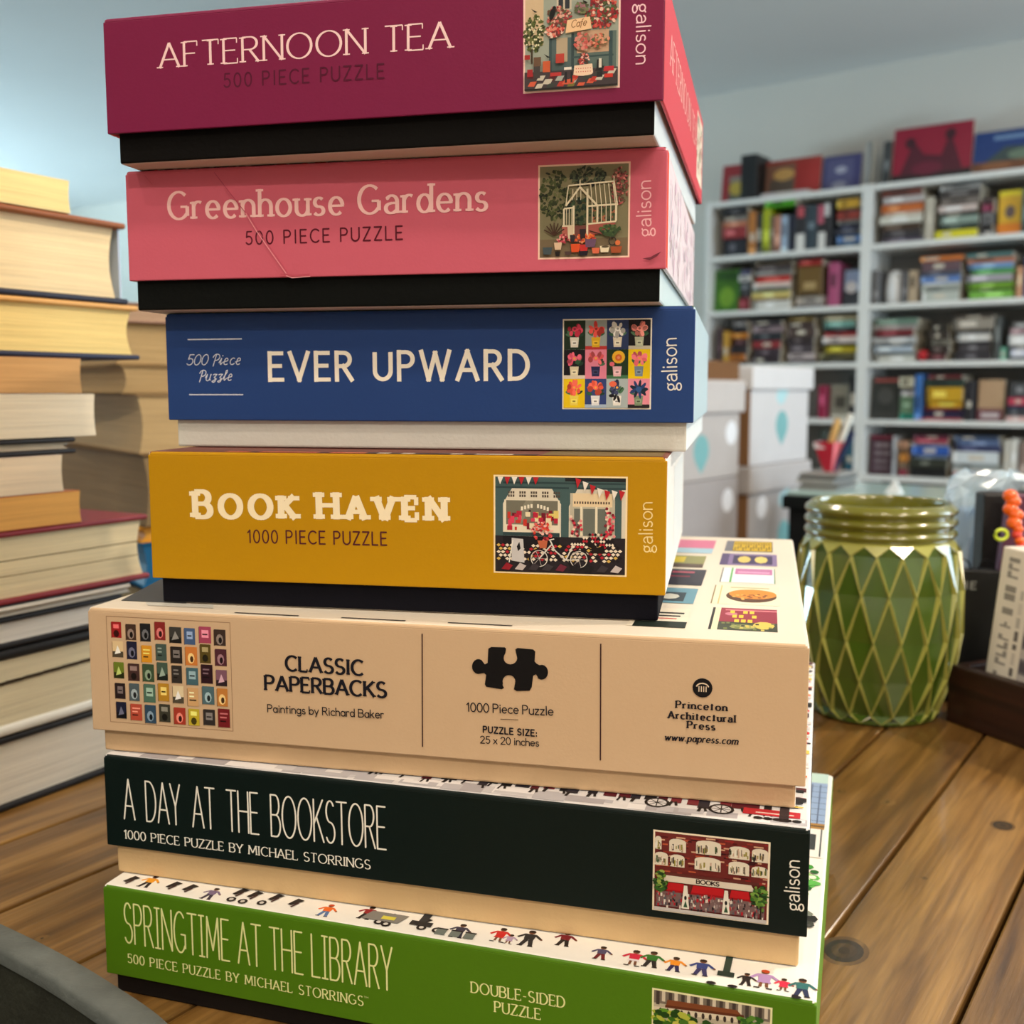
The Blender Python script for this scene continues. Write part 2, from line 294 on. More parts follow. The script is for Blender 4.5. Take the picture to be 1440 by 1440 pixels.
class Art:
    """flat print on a face: fr(u, v, off) -> local point; every later shape lies a hair above the one before it"""
    def __init__(s, mb, fr, map_=None, st=None):
        s.mb = mb; s.fr = fr; s.map = map_ or (lambda x, y: (x, y)); s.st = st or {'k': 0}
    def off(s): s.st['k'] += 1; return 2.5e-5 + 1.3e-6*s.st['k']
    def P(s, p, o): u, v = s.map(*p); return s.fr(u, v, o)
    def poly(s, pts, col, o=None):
        o = o or s.off(); s.mb.poly([s.P(p, o) for p in pts], lin(col))
    def rect(s, x0, y0, x1, y1, col): s.poly([(x0, y0), (x1, y0), (x1, y1), (x0, y1)], col)
    def ell(s, cx, cy, rx, ry, col, n=12, rot=0):
        c, q = math.cos(rot), math.sin(rot)
        s.poly([(cx+rx*math.cos(2*math.pi*i/n)*c-ry*math.sin(2*math.pi*i/n)*q, cy+rx*math.cos(2*math.pi*i/n)*q+ry*math.sin(2*math.pi*i/n)*c) for i in range(n)], col)
    def line(s, a, b, w, col, o=None, sq=0):
        o = o or s.off(); dx, dy = b[0]-a[0], b[1]-a[1]; L = math.hypot(dx, dy) or 1e-9; dx /= L; dy /= L; h = w/2
        a = (a[0]-dx*sq, a[1]-dy*sq); b = (b[0]+dx*sq, b[1]+dy*sq)
        s.poly([(a[0]+dy*h, a[1]-dx*h), (b[0]+dy*h, b[1]-dx*h), (b[0]-dy*h, b[1]+dx*h), (a[0]-dy*h, a[1]+dx*h)], col, o)
    def path(s, pts, w, col, closed=False):
        o = s.off(); q = pts+[pts[0]] if closed else pts
        for a, b in zip(q, q[1:]): s.line(a, b, w, col, o)
    def sub(s, c00, c10, c11, c01):
        f = s.map
        def mp(x, y):
            return f((c00[0]*(1-x)+c10[0]*x)*(1-y)+(c01[0]*(1-x)+c11[0]*x)*y, (c00[1]*(1-x)+c10[1]*x)*(1-y)+(c01[1]*(1-x)+c11[1]*x)*y)
        return Art(s.mb, s.fr, mp, s.st)
    def text(s, txt, p0, p1, cap, col, wv=.1, wh=None, serif=0, sth=None, track=.16, space=.42, slant=0, alt='', sq=False, small=None, glyphs=None, xs=1.0):
        """lettering whose baseline runs p0 -> p1; wv/wh upright/level stroke weight as a share of the cap height"""
        wh = wh if wh is not None else wv; sth = sth or wh; o = s.off()
        tab = []; x = 0
        for i, ch in enumerate(txt):
            if ch == ' ': x += space; continue
            g = (glyphs or {}).get(ch) or (ALT[ch] if ch in alt else G[ch])
            k = small if (small and not (i == 0 or txt[i-1] == ' ')) else 1
            tab.append((x, g, k)); x += g[0]*k*xs+track
        total = x-track; L = math.hypot(p1[0]-p0[0], p1[1]-p0[1]); kx = L/total
        dx, dy = (p1[0]-p0[0])/L, (p1[1]-p0[1])/L
        nx, ny = -dy, dx
        def nxt(): s.st['t'] = s.st.get('t', 0)+1; return o+3.5e-7*s.st['t']
        s.st['t'] = 0
        def T(px, py):
            px = px*kx+slant*py*cap; py = py*cap
            return (p0[0]+dx*px+nx*py, p0[1]+dy*px+ny*py)
        def seg(a, b, wfix=None, e0=0, e1=0):
            a = T(*a); b = T(*b); ex, ey = b[0]-a[0], b[1]-a[1]; l = math.hypot(ex, ey)
            if l < 1e-12: return
            ex /= l; ey /= l
            vert = abs(ex*nx+ey*ny)
            wd = cap*(wfix if wfix else wh+(wv-wh)*min(1, vert**1.5*1.15))
            h = wd/2; a = (a[0]-ex*e0*h, a[1]-ey*e0*h); b = (b[0]+ex*e1*h, b[1]+ey*e1*h)
            s.poly([(a[0]+ey*h, a[1]-ex*h), (b[0]+ey*h, b[1]-ex*h), (b[0]-ey*h, b[1]+ex*h), (a[0]-ey*h, a[1]+ex*h)], col, nxt())
        def dot(p, wd):
            c = T(*p); h = cap*wd/2
            s.poly([(c[0]+h*math.cos(k*math.pi/4), c[1]+h*math.sin(k*math.pi/4)) for k in range(8)], col, nxt())
        for (x, g, k) in tab:
            for st in g[1]:
                pts = [(x+a*k*xs, b*k) for a, b in st]
                n = len(pts)
                for i in range(n-1):
                    e = .0
                    seg(pts[i], pts[i+1], None, (1 if sq and i == 0 and n == 2 else .12), (1 if sq and i == n-2 and n == 2 else .12))
                if sq and n == 2 and abs(pts[0][0]-pts[1][0]) > .05 and abs(pts[0][1]-pts[1][1]) > .05:
                    for p in pts: dot(p, wv*.8)
                if not sq:
                    for i, p in enumerate(pts):
                        if 0 < i < n-1: dot(p, min(wv, wh))
                        elif not serif: dot(p, min(wv, wh) if n > 2 else (wv if abs(pts[0][1]-pts[-1][1]) > .05 else wh))
                if serif and n >= 2:
                    for (p, q) in ((pts[0], pts[1]), (pts[-1], pts[-2])):
                        vx, vy = (q[0]-p[0])*kx, (q[1]-p[1])*cap; l = math.hypot(vx, vy) or 1
                        yy = p[1]/k
                        sx = serif*cap/kx
                        if abs(vy)/l > .6 and min(abs(yy), abs(yy-1), abs(yy-.62), abs(yy+.3)) < .03 and not (g is G['A'] and yy > .9):
                            d = sth/2 if yy > .3 else -sth/2
                            seg((p[0]-sx, p[1]-d), (p[0]+sx, p[1]-d), sth)
                        elif abs(vy)/l < .3 and n == 2 and g[0] > .4 and yy in (0, 1) and abs(p[0]-x) > .1*k:
                            t = serif*1.3; seg((p[0], p[1]-(t if yy else 0)), (p[0], p[1]+(0 if yy else t)), sth)
# ------------------------------------------------------------------ the room
def struct(name, mb, mat, loc=None, rotz=0):
    o = mb.build(name, mat, None, loc, rotz); o['kind'] = 'structure'; return o
def wall(name, s0, n0, s1, n1, col, z0=0, z1=CEIL):
    mb = MB(); M = Matrix.Translation(P0) @ Matrix.Rotation(YAW, 4, 'Z')
    mb.box((s0, n0, z0), (s1, n1, z1), lin(col), M=M); return struct(name, mb, M_PAINT)
wall('wall_back', -10.2, .32, 4.2, .47, (214, 210, 202))
wall('wall_right', 4.0, -8.4, 4.15, .32, (216, 214, 208))
wall('wall_left', -10.2, -8.4, -10.05, .32, (216, 214, 208))
wall('wall_front', -10.2, -8.55, 4.15, -8.4, (216, 212, 206))
wall('ceiling', -10.2, -8.55, 4.15, .47, (226, 228, 228), CEIL, CEIL+.1)
wall('floor', -10.2, -8.55, 4.15, .47, (120, 104, 88), -.1, 0)
def window(name, s, n, wid, z0, z1, axis):
    M = Matrix.Translation(P0) @ Matrix.Rotation(YAW, 4, 'Z'); mb = MB(); gl = MB(); c = lin((235, 235, 232))
    def b(m, a0, a1, y0, y1, d=.03):
        m.box((s-d, n+a0, y0), (s+d, n+a1, y1), c, M=M, bev=.004)
    h = wid/2
    b(mb, -h, h, z0-.06, z0); b(mb, -h, h, z1, z1+.06); b(mb, -h-.06, -h, z0-.06, z1+.06); b(mb, h, h+.06, z0-.06, z1+.06); b(mb, -.025, .025, z0, z1)
    b(gl, -h, h, z0, z1, .003)
    f = struct(name, mb, M_SHELF); g = gl.build('pane', M_GLASS, f)
    return f
window('window_1', 3.97, -1.7, 2.8, .8, 2.3, 0)
window('window_2', -10.02, -3.2, 3.4, .8, 2.3, 0)

# ------------------------------------------------------------------ plank table
TA = R(56)                                        # plank direction; local x along the planks
TM = Matrix.Rotation(TA, 4, 'Z')
tab = thing('plank_table', 'brown varnished plank table carrying the puzzle stack, the books and the vase', 'table', (0, 0, 0))
offs = [-1.010, -.940, -.878, -.812, -.750, -.688, -.630, -.572, -.505, -.438, -.372, -.310, -.249, -.188, -.130, -.0726, -.012, .048, .110, .172, .236, .300, .362, .424, .486]
mb = MB()
for i in range(len(offs)-1):
    random.seed(i*3+2); t = random.uniform(.8, 1.1); yy0, yy1 = -offs[i+1], -offs[i]
    mb.box((-.55, yy0+.0011, TABLE-.035), (1.30, yy1-.0011, TABLE), (random.random(), t, random.random()), bev=.0010, seg=2)
mb.box((-.54, -.48, TABLE-.05), (1.29, 1.0, TABLE-.036), (.1, .10, .1))
# knots and nail holes in the boards
Ti = TM.inverted()
for (x, y, rx, ry) in ((1187, 1337, .0085, .0050), (1180, 1113, .0032, .0020), (1248, 1128, .0036, .0022), (1410, 1161, .0050, .0032), (59, 1320, .0022, .0014), (1300, 1235, .0010, .0008)):
    p = Ti @ at_z(x, y, TABLE)
    for k, (q, t) in enumerate(((1.28, .62), (1.0, .10), (.66, .26), (.3, .14))):
        if k and rx < .004 and k != 3: continue
        mb.poly([(p.x+q*rx*math.cos(a*math.pi/10)*1.15, p.y+q*ry*math.sin(a*math.pi/10)*1.5, TABLE+.00004*(k+1)) for a in range(20)], (.3, t, .4))
top = mb.build('tabletop', M_TABLE, tab, None, TA)
def rebase(root, loc):
    loc = Vector(loc)
    for ch in root.children: ch.location = ch.location-loc
    root.location = loc
for sx in (-.46, 1.21):
    for sy in (-.42, .94):
        l = MB(); l.box((sx-.035, sy-.035, 0), (sx+.035, sy+.035, TABLE-.051), (.4, .8, .2), bev=.004); l.build('leg', M_TABLE, tab, None, TA)
rebase(tab, TM @ Vector((.375, .26, 0)))

# ------------------------------------------------------------------ puzzle boxes (millimetres measured from the bottom up)
CREAM = (248, 238, 218)
class PBox:
    def __init__(s, label, x, y, yaw, Wd, D, hl, hb, e, z0, lidc, sidec, topc, basec, basei=None):
        mm = .001; s.W, s.D, s.hl, s.hb, s.e = Wd*mm, D*mm, hl*mm, hb*mm, e*mm
        s.FL = Vector((x*mm, y*mm, 0)); s.yaw = yaw; s.z0 = CAMZ+z0*mm
        s.ex = Vector((math.cos(yaw), math.sin(yaw), 0)); s.ey = Vector((-math.sin(yaw), math.cos(yaw), 0))
        c = s.FL+s.ex*s.W/2+s.ey*s.D/2; c.z = s.z0
        s.root = thing('puzzle_box', label, 'puzzle box', c, yaw, 'puzzle boxes in the tall stack')
        w, d, b, t, H = s.W/2, s.D/2, s.hb, .0013, s.hb+s.hl
        def cf(n, p):
            if n.y < -.7: return lidc
            if n.z > .6: return topc
            if n.x > .6: return sidec
            return lidc if n.y > .6 else sidec
        s.lid = MB()
        s.lid.box((-w, -d, H-t*2), (w, d, H), None, bev=.0013, seg=3, colf=cf)
        s.lid.box((-w, -d, b), (w, -d+t, H-t), None, bev=.0004, colf=lambda n, p: lidc if abs(n.z) < .9 else tuple(int(q*.8) for q in lidc))
        s.lid.box((-w, d-t, b), (w, d, H-t), None, bev=.0004, colf=lambda n, p: lidc)
        s.lid.box((-w, -d+t, b), (-w+t, d-t, H-t), None, bev=.0004, colf=lambda n, p: sidec)
        s.lid.box((w-t, -d+t, b), (w, d-t, H-t), None, bev=.0004, colf=lambda n, p: sidec)
        bm = MB(); ee = max(s.e, t+.0005)
        bm.box((-w+ee, -d+ee, 0), (w-ee, d-ee, H-.004), None, bev=.0008, colf=lambda n, p: (206, 198, 192) if n.z < -.7 else basec if abs(n.x) < .6 else (basei or basec))
        s.base = bm
        st = {'k': 0}
        s.front = Art(s.lid, lambda u, v, o: (-w+u, -d-o, b+v), None, st)
        s.right = Art(s.lid, lambda u, v, o: (w+o, -d+u, b+v), None, {'k': 0})
        s.topa = Art(s.lid, lambda u, v, o: (-w+u, -d+v, H+o), None, {'k': 0})
    def f(s, x, y):                                # photo point -> (u, v) on the front of the lid
        r = ray(x, y); n = s.ey; t = (s.FL.dot(n))/(r.dot(n)); q = r*t
        return ((q-s.FL).dot(s.ex), q.z+CAMZ-s.z0-s.hb)
    def t(s, x, y):                                # photo point -> (u, v) on the top of the lid
        q = at_z(x, y, s.z0+s.hb+s.hl)-s.FL
        return (q.dot(s.ex), q.dot(s.ey))
    def pic(s, tl, tr, br, bl, border, bw=.0006):
        c = [s.f(*p) for p in (bl, br, tr, tl)]
        u0 = (c[0][0]+c[3][0])/2; u1 = (c[1][0]+c[2][0])/2; v0 = (c[0][1]+c[1][1])/2; v1 = (c[2][1]+c[3][1])/2
        s.front.rect(u0, v0, u1, v1, border)
        return s.front.sub((u0+bw, v0+bw), (u1-bw, v0+bw), (u1-bw, v1-bw), (u0+bw, v1-bw))
    def line(s, txt, a, b, cap, col, **k):
        p, q = s.f(*a), s.f(*b); y = s.f(a[0], a[1]-cap)[1]-p[1]
        s.front.text(txt, p, q, y, col, **k)
    def vert(s, a, b, xh, col, up=True, **k):      # lettering turned on its side; xh = x-height in photo pixels
        p, q = s.f(*a), s.f(*b); y = abs(s.f(a[0]+xh, a[1])[0]-p[0])/.62
        s.front.text('galison', p, q, y, col, wv=.095, alt='ag', track=.17, **k)
    def done(s):
        s.lid.build('lid', M_PRINT, s.root); s.base.build('base', M_BOARD, s.root)
def foliage(a, cx, cy, rx, ry, n, cols, size, seed=1, asp=1.0):
    random.seed(seed)
    for _ in range(n):
        t = random.uniform(0, 6.28); q = math.sqrt(random.random())
        a.ell(cx+rx*q*math.cos(t), cy+ry*q*math.sin(t), size*random.uniform(.6, 1.3), size*asp*random.uniform(.5, 1), random.choice(cols), 6, random.uniform(0, 3))

# --- green box at the bottom
gb = PBox('bright green puzzle box with tall cream lettering, lowest in the stack on the table', -153.189, 386.848, -.310, 257.6, 204.1, 35.0, 8.05, 2.5, -226.68,
          (80, 126, 18), (110, 156, 50), (246, 243, 236), (30, 26, 25))
TX = (236, 240, 170)
NARROW = dict(wv=.042, track=.18, space=.44, alt='I')
gb.line('SPRINGTIME AT THE LIBRARY', (176, 1325), (552, 1393), 55.5, TX, **NARROW)
gb.line('500 PIECE PUZZLE BY MICHAEL STORRINGS', (180, 1353.5), (511, 1414), 12.5, TX, wv=.145, wh=.08, serif=.13, sth=.07, track=.26, space=.56)
gb.line('TM', (512, 1403), (518, 1404), 2.2, TX, wv=.16)
gb.line('DOUBLE-SIDED', (663, 1395.5), (794, 1417), 15, TX, wv=.145, wh=.08, serif=.13, sth=.07, track=.24)
gb.line('PUZZLE', (696, 1423), (760, 1434), 15, TX, wv=.145, wh=.08, serif=.13, sth=.07, track=.24)
a = gb.pic((917, 1388), (1086, 1418), (1084, 1512), (916, 1482), (240, 238, 190))
a.rect(0, 0, 1, 1, (190, 182, 160)); a.rect(0, .8, 1, 1, (120, 112, 100))
for k in range(9): a.rect(.02+k*.11, .78, .05+k*.11, 1, (70, 62, 58)); a.rect(.07+k*.11, .84, .1+k*.11, 1, (216, 206, 186))
a.poly([(.1, .74), (.78, .8), (.72, .9), (.12, .88)], (128, 72, 42)); a.poly([(.1, .74), (.78, .8), (.78, .84), (.1, .79)], (96, 50, 30))
a.poly([(0, .66), (.8, .72), (.8, .8), (0, .74)], (222, 212, 190))
for k in range(12): a.ell(.06+k*.062, .69+k*.004, .014, .05, (60, 50, 46), 8)
foliage(a, .18, .58, .18, .16, 60, [(60, 110, 30), (96, 150, 44), (180, 190, 70), (34, 70, 24)], .05, 3)
foliage(a, .5, .5, .3, .12, 60, [(70, 120, 40), (110, 160, 54), (200, 200, 90), (40, 80, 30)], .05, 4)
a.poly([(.7, .5), (1, .74), (1, .4), (.7, .3)], (150, 156, 160)); a.line((.7, .52), (1, .76), .03, (96, 140, 60))
foliage(a, .85, .76, .1, .08, 30, [(50, 100, 36), (90, 140, 50)], .035, 5)
foliage(a, .5, .2, .5, .2, 60, [(180, 60, 50), (60, 60, 110), (220, 200, 120), (70, 120, 50), (40, 36, 40)], .03, 6)
# people walking along the front edge of its top picture
T = gb.topa
def man(x, y, h, body, legs, skin=(120, 76, 54), hair=(40, 26, 22), dx=(0, 0), arms=True, skirt=False):
    """little flat drawn walker, feet at the photo point"""
    u, v = gb.t(x, y); k = h*.001
    def q(a, b): return (u+a*k, v+b*k)
    if skirt:
        T.poly([q(-.22, .28), q(.22, .28), q(.1, .62), q(-.1, .62)], legs)
        T.line(q(-.1, .05), q(-.08, .3), .09*k, skin); T.line(q(.1, .05), q(.08, .3), .09*k, skin)
    else:
        T.poly([q(-.24, 0), q(-.1, 0), q(.02, .4), q(-.14, .45)], legs); T.poly([q(.1, 0), q(.24, 0), q(.16, .45), q(0, .4)], legs)
    T.poly([q(-.17, .42), q(.17, .42), q(.2, .78), q(-.2, .78)], body)
    if arms: T.line(q(-.18, .74), q(-.4, .5), .1*k, body); T.line(q(.18, .74), q(.4, .52), .1*k, body); T.ell(*q(.42, .5), .05*k, .05*k, skin, 6)
    T.ell(*q(0, .9), .12*k, .12*k, skin, 10); T.ell(*q(0, .95), .13*k, .09*k, hair, 8)
    T.line(q(-.28, -.01), q(-.1, -.01), .06*k, (30, 26, 28)); T.line(q(.08, -.01), q(.26, -.01), .06*k, (30, 26, 28))
K1 = (30, 28, 32)
for (x, y, h, b, l, sk) in ((200, 1247, 9, (234, 160, 40), K1, 0), (288, 1264, 8.5, (120, 104, 140), (60, 54, 74), 0), (452, 1288, 8.5, (236, 110, 40), (90, 120, 170), 0),
        (510, 1292, 9, (150, 30, 40), K1, 0), (640, 1318, 9, (60, 58, 80), (50, 50, 70), 0), (698, 1324, 9, (206, 40, 40), (206, 40, 40), 1), (713, 1327, 6, (184, 160, 190), (184, 160, 190), 1), (738, 1330, 10, (40, 42, 46), (40, 42, 46), 0),
        (790, 1330, 9, (120, 30, 40), K1, 0), (842, 1349, 8, (80, 76, 110), (110, 30, 40), 0), (888, 1358, 9.5, (206, 36, 70), (232, 220, 226), 1), (913, 1360, 9.5, (44, 116, 44), (40, 40, 44), 0), (946, 1366, 8.5, (240, 150, 40), (50, 46, 90), 0),
        (984, 1372, 9.5, (50, 70, 140), (60, 60, 110), 0), (1048, 1386, 7, (34, 30, 34), (34, 30, 34), 0), (1073, 1390, 10.5, (176, 140, 190), (176, 140, 190), 1), (1101, 1394, 7, (226, 50, 80), (226, 50, 80), 1), (1127, 1402, 10, (50, 110, 110), (40, 50, 84), 0)):
    man(x, y, h, b, l, skirt=bool(sk), hair=(200, 70, 30) if x in (1073, 452) else (40, 26, 22))
for (x, y) in ((175, 1244), (235, 1252), (258, 1256), (330, 1262), (350, 1266), (380, 1270), (408, 1277), (590, 1305), (545, 1299)):
    u, v = gb.t(x, y); T.poly([(u-.0022, v+.002), (u-.0006, v+.0016), (u+.0026, v+.006), (u-.0004, v+.007)], K1); T.line((u, v+.0005), (u+.0012, v+.004), .0008, (70, 40, 44))
for (x, y) in ((530, 1300), (540, 1303), (590, 1308), (612, 1312), (322, 1268), (338, 1271), (365, 1273)):
    u, v = gb.t(x, y); T.ell(u, v+.0015, .0018, .0018, K1, 10); T.ell(u, v+.0015, .0009, .0009, (210, 206, 200), 8)
u, v = gb.t(538, 1290); T.poly([(u-.007, v-.003), (u+.007, v-.003), (u+.009, v+.003), (u-.005, v+.003)], (130, 128, 124)); T.rect(u+.000, v-.0015, u+.005, v+.0008, (220, 210, 80))
for x in (617, 637, 657): u, v = gb.t(x, 1315+(x-617)*.16); T.rect(u-.0018, v, u+.0018, v+.004, (110, 120, 116)); T.line((u-.002, v+.004), (u+.002, v+.004), .0008, K1)
u, v = gb.t(1020, 1374); T.rect(u-.0011, v, u+.0011, v+.02, (44, 66, 60)); T.rect(u-.0026, v, u+.0026, v+.0028, (36, 54, 50))
u, v = gb.t(590, 1303); T.rect(u-.0015, v, u+.0015, v+.02, (50, 52, 56)); T.rect(u-.004, v, u+.004, v+.003, (40, 42, 46))
for x in (1000, 1030, 1120): u, v = gb.t(x, 1383+(x-1000)*.17); T.ell(u, v, .0016, .0009, K1, 8)
# facade, tree and glass roof drawn along its right edge
w_, d_ = gb.W, gb.D
T.rect(w_-.034, .105, w_-.002, .140, (236, 236, 232)); T.rect(w_-.034, .140, w_-.002, .190, (150, 176, 214)); T.rect(w_-.034, .190, w_-.002, d_-.001, (190, 220, 216))
for k in range(9): T.line((w_-.034+k*.0036, .140), (w_-.034+k*.0036, .188), .0005, (80, 96, 130))
for k in range(7): T.line((w_-.034, .143+k*.007), (w_-.002, .143+k*.007), .0005, (86, 100, 136))
T.rect(w_-.034, .134, w_-.002, .140, (170, 130, 70)); T.line((w_-.034, .137), (w_-.002, .137), .0012, (70, 60, 56))
for k in range(4): T.rect(w_-.030+k*.007, .112, w_-.026+k*.007, .128, (60, 66, 70)); T.line((w_-.024+k*.007, .106), (w_-.024+k*.007, .134), .0006, (80, 84, 88))
foliage(T, w_-.018, .085, .015, .020, 170, [(60, 150, 56), (96, 184, 84), (36, 100, 44), (150, 204, 120), (230, 240, 220)], .0026, 8)
T.rect(w_-.020, .044, w_-.015, .072, (50, 48, 46)); foliage(T, w_-.016, .052, .014, .012, 24, [(60, 66, 60), (36, 40, 40), (120, 130, 120)], .003, 9)
random.seed(10)
for k in range(60): x, y = w_-random.uniform(.003, .033), random.uniform(.028, .135); T.line((x, y), (x+random.uniform(-.004, .004), y+random.uniform(.001, .006)), .0005, random.choice([(90, 96, 100), (60, 64, 66), (150, 156, 160)])) if .004 < w_-x-.004 else None
T.ell(w_-.022, .035, .005, .002, (190, 40, 60), 8); T.line((w_-.03, .044), (w_-.004, .047), .0006, (90, 92, 96)); T.line((w_-.026, .026), (w_-.012, .036), .0006, (60, 60, 64))
gb.done()

# --- dark green box
sb = PBox('blackish green puzzle box with tall white lettering, second lowest in the stack', -154.157, 395.207, -.278, 257.2, 218, 35.74, 11.46, 2.4, -183.3,
          (4, 22, 20), (6, 26, 24), (226, 224, 226), (214, 182, 136))
WH = (244, 242, 232)
sb.line('A DAY AT THE BOOKSTORE', (175, 1151), (543, 1194.5), 55.5, WH, wv=.040, track=.15, space=.70)
sb.line('1000 PIECE PUZZLE BY MICHAEL STORRINGS', (175, 1179), (521, 1222), 12, WH, wv=.145, wh=.08, serif=.13, sth=.07, track=.2, space=.5)
sb.vert((1124, 1281), (1124, 1211), -13, WH)
a = sb.pic((919, 1165.5), (1084, 1185.5), (1080, 1300), (917, 1280), (244, 232, 206))
a.rect(0, 0, 1, 1, (112, 42, 40))
random.seed(11)
for k in range(150):
    x, y = random.random()*.97, random.uniform(.42, .97); wd = random.uniform(.02, .09); a.rect(x, y, min(1, x+wd), y+.018, random.choice([(150, 56, 44), (84, 24, 28), (190, 90, 60), (60, 20, 26), (214, 170, 140), (150, 40, 40)]))
for (x, y, wd, h) in ((.0, .78, .06, .13), (.13, .77, .15, .13), (.37, .78, .22, .14), (.66, .77, .18, .12), (.86, .76, .14, .13), (.0, .58, .12, .13), (.14, .58, .13, .12), (.36, .58, .23, .13), (.66, .57, .18, .13), (.86, .57, .14, .1)):
    a.rect(x, y, x+wd, y+h, (226, 218, 200))
    a.ell(x+wd/2, y+h, wd/2, .04, (226, 218, 200), 12)
    for k in range(16): a.rect(*(lambda X, Y, q: (X, Y, X+q, Y+random.uniform(.03, .09)))(x+random.random()*(wd-.02), y+random.random()*.05, random.uniform(.006, .016)), random.choice([(40, 34, 36), (150, 140, 60), (200, 170, 150), (110, 96, 80), (70, 90, 60), (236, 232, 220)]))
a.poly([(.08, .38), (.9, .38), (.86, .46), (.1, .46)], (222, 212, 196)); a.rect(.06, .46, .93, .5, (96, 44, 40))
a.text('BOOKS', (.38, .40), (.58, .40), .05, (40, 30, 30), wv=.2)
for (x0, x1) in ((.12, .28), (.34, .63), (.68, .85)): a.poly([(x0-.01, .25), (x1+.01, .25), (x1-.01, .37), (x0+.01, .37)], (186, 26, 34)); a.rect(x0-.01, .25, x1+.01, .275, (150, 16, 26))
a.rect(.02, .06, .98, .25, (120, 96, 96))
random.seed(12)
for k in range(230): x, y = random.uniform(.01, .97), random.uniform(.04, .24); a.rect(x, y, x+random.uniform(.006, .02), y+random.uniform(.02, .05), random.choice([(180, 30, 44), (40, 34, 40), (226, 216, 206), (130, 60, 70), (90, 90, 100), (150, 130, 130)]))
for x in (.28, .64): a.poly([(x-.03, .06), (x+.04, .06), (x+.02, .36), (x-.01, .36)], (232, 228, 216)); a.ell(x+.005, .2, .012, .03, (30, 30, 34), 8); a.poly([(x-.012, .08), (x+.025, .08), (x+.006, .17)], (46, 84, 60))
a.rect(.0, 0, 1, .045, (196, 192, 190))
foliage(a, .06, .38, .06, .13, 60, [(50, 96, 40), (90, 130, 50), (150, 170, 80), (30, 60, 28)], .02, 13, 1.4)
foliage(a, .94, .32, .07, .16, 70, [(50, 96, 40), (90, 130, 50), (120, 160, 70), (30, 60, 28)], .02, 14, 1.4); a.rect(.94, .05, .955, .22, (50, 36, 30))
# dark figures and bicycles in the strip of its top picture
T = sb.topa; random.seed(21)
for k in range(70):
    u = random.uniform(.0, sb.W-.004); T.rect(u, random.uniform(.0008, .004), min(sb.W-.001, u+random.uniform(.004, .02)), random.uniform(.0045, .009), random.choice([(206, 204, 208), (190, 188, 194), (236, 234, 236), (176, 172, 178)]))
for k in range(30):
    u = .10+k*.0050+random.uniform(-.002, .002); c = random.choice([(30, 26, 30), (90, 24, 36), (44, 40, 50), (24, 22, 26), (120, 40, 50)])
    q = random.uniform(.004, .0085); T.rect(u-random.uniform(.001, .003), q+.003, u+random.uniform(.001, .003), .017, c); T.line((u-.0012, q), (u-.0006, q+.004), random.uniform(.0005, .0013), (26, 24, 28)) if k % 3 else None; T.line((u+.0012, q+.0006), (u+.0006, q+.004), .0009, (26, 24, 28)) if k % 2 else None
for u in (.208, .229):
    for (q, c) in ((.0042, (24, 22, 26)), (.0032, (216, 214, 216))): T.ell(u, .0085, q, q, c, 14)
    for t in range(4): T.line((u-.003*math.cos(t*.8), .0085-.003*math.sin(t*.8)), (u+.003*math.cos(t*.8), .0085+.003*math.sin(t*.8)), .0004, (24, 22, 26))
T.rect(.236, .007, .254, .012, (190, 36, 50)); T.rect(.240, .0085, .252, .0095, (236, 200, 190)); T.rect(.2475, .003, .2505, .02, (50, 40, 44))
for k in range(5): T.ell(.241+k*.003, .0045, .0016, .0013, (24, 22, 26), 8)
random.seed(22)
for k in range(190):
    y = random.uniform(.012, .212); T.rect(sb.W-random.uniform(.006, .018), y, sb.W-random.uniform(.0008, .006), y+random.uniform(.001, .005), random.choice([(206, 50, 50), (240, 120, 60), (30, 26, 30), (240, 236, 230), (240, 200, 90), (90, 40, 44), (26, 24, 28), (210, 206, 206)]))
sb.done()

# --- wide cream box
cb = PBox('wide cream puzzle box with black jigsaw piece printed on it, third from the bottom', -158.275, 396.749, -.232, 259.9, 251.4, 46.95, 8.63, 2.8, -135.8,
          (212, 182, 148), (238, 230, 218), (230, 220, 204), (212, 180, 142), (246, 234, 214))
NV = (22, 22, 34); F = cb.front
c = [cb.f(*p) for p in ((156, 1015), (328, 1028), (323, 875), (149, 867))]
u0, u1, v0, v1 = (c[0][0]+c[3][0])/2, (c[1][0]+c[2][0])/2, (c[0][1]+c[1][1])/2, (c[2][1]+c[3][1])/2
for p, q in (((u0, v0), (u1, v0)), ((u1, v0), (u1, v1)), ((u1, v1), (u0, v1)), ((u0, v1), (u0, v0))): F.line(p, q, .00022, (150, 112, 84))
a = F.sub((u0, v0), (u1, v0), (u1, v1), (u0, v1))
rows = [[(160, 30, 34), (70, 50, 40), (26, 28, 34), (140, 40, 40), (60, 60, 58), (70, 96, 140), (170, 70, 100), (60, 46, 40)],
        [(232, 206, 160), (30, 32, 60), (226, 156, 40), (70, 90, 84), (40, 34, 32), (214, 130, 60), (90, 76, 30), (80, 40, 52)],
        [(110, 130, 40), (70, 46, 44), (60, 84, 60), (70, 92, 80), (50, 46, 44), (70, 104, 116), (44, 18, 30), (130, 90, 110)],
        [(40, 28, 30), (80, 96, 104), (80, 116, 100), (190, 140, 40), (232, 214, 176), (216, 172, 120), (80, 110, 120), (200, 130, 60)],
        [(26, 30, 56), (190, 80, 60), (50, 76, 100), (60, 60, 50), (170, 60, 44), (200, 180, 50), (50, 46, 46), (120, 30, 36)]]
random.seed(31)
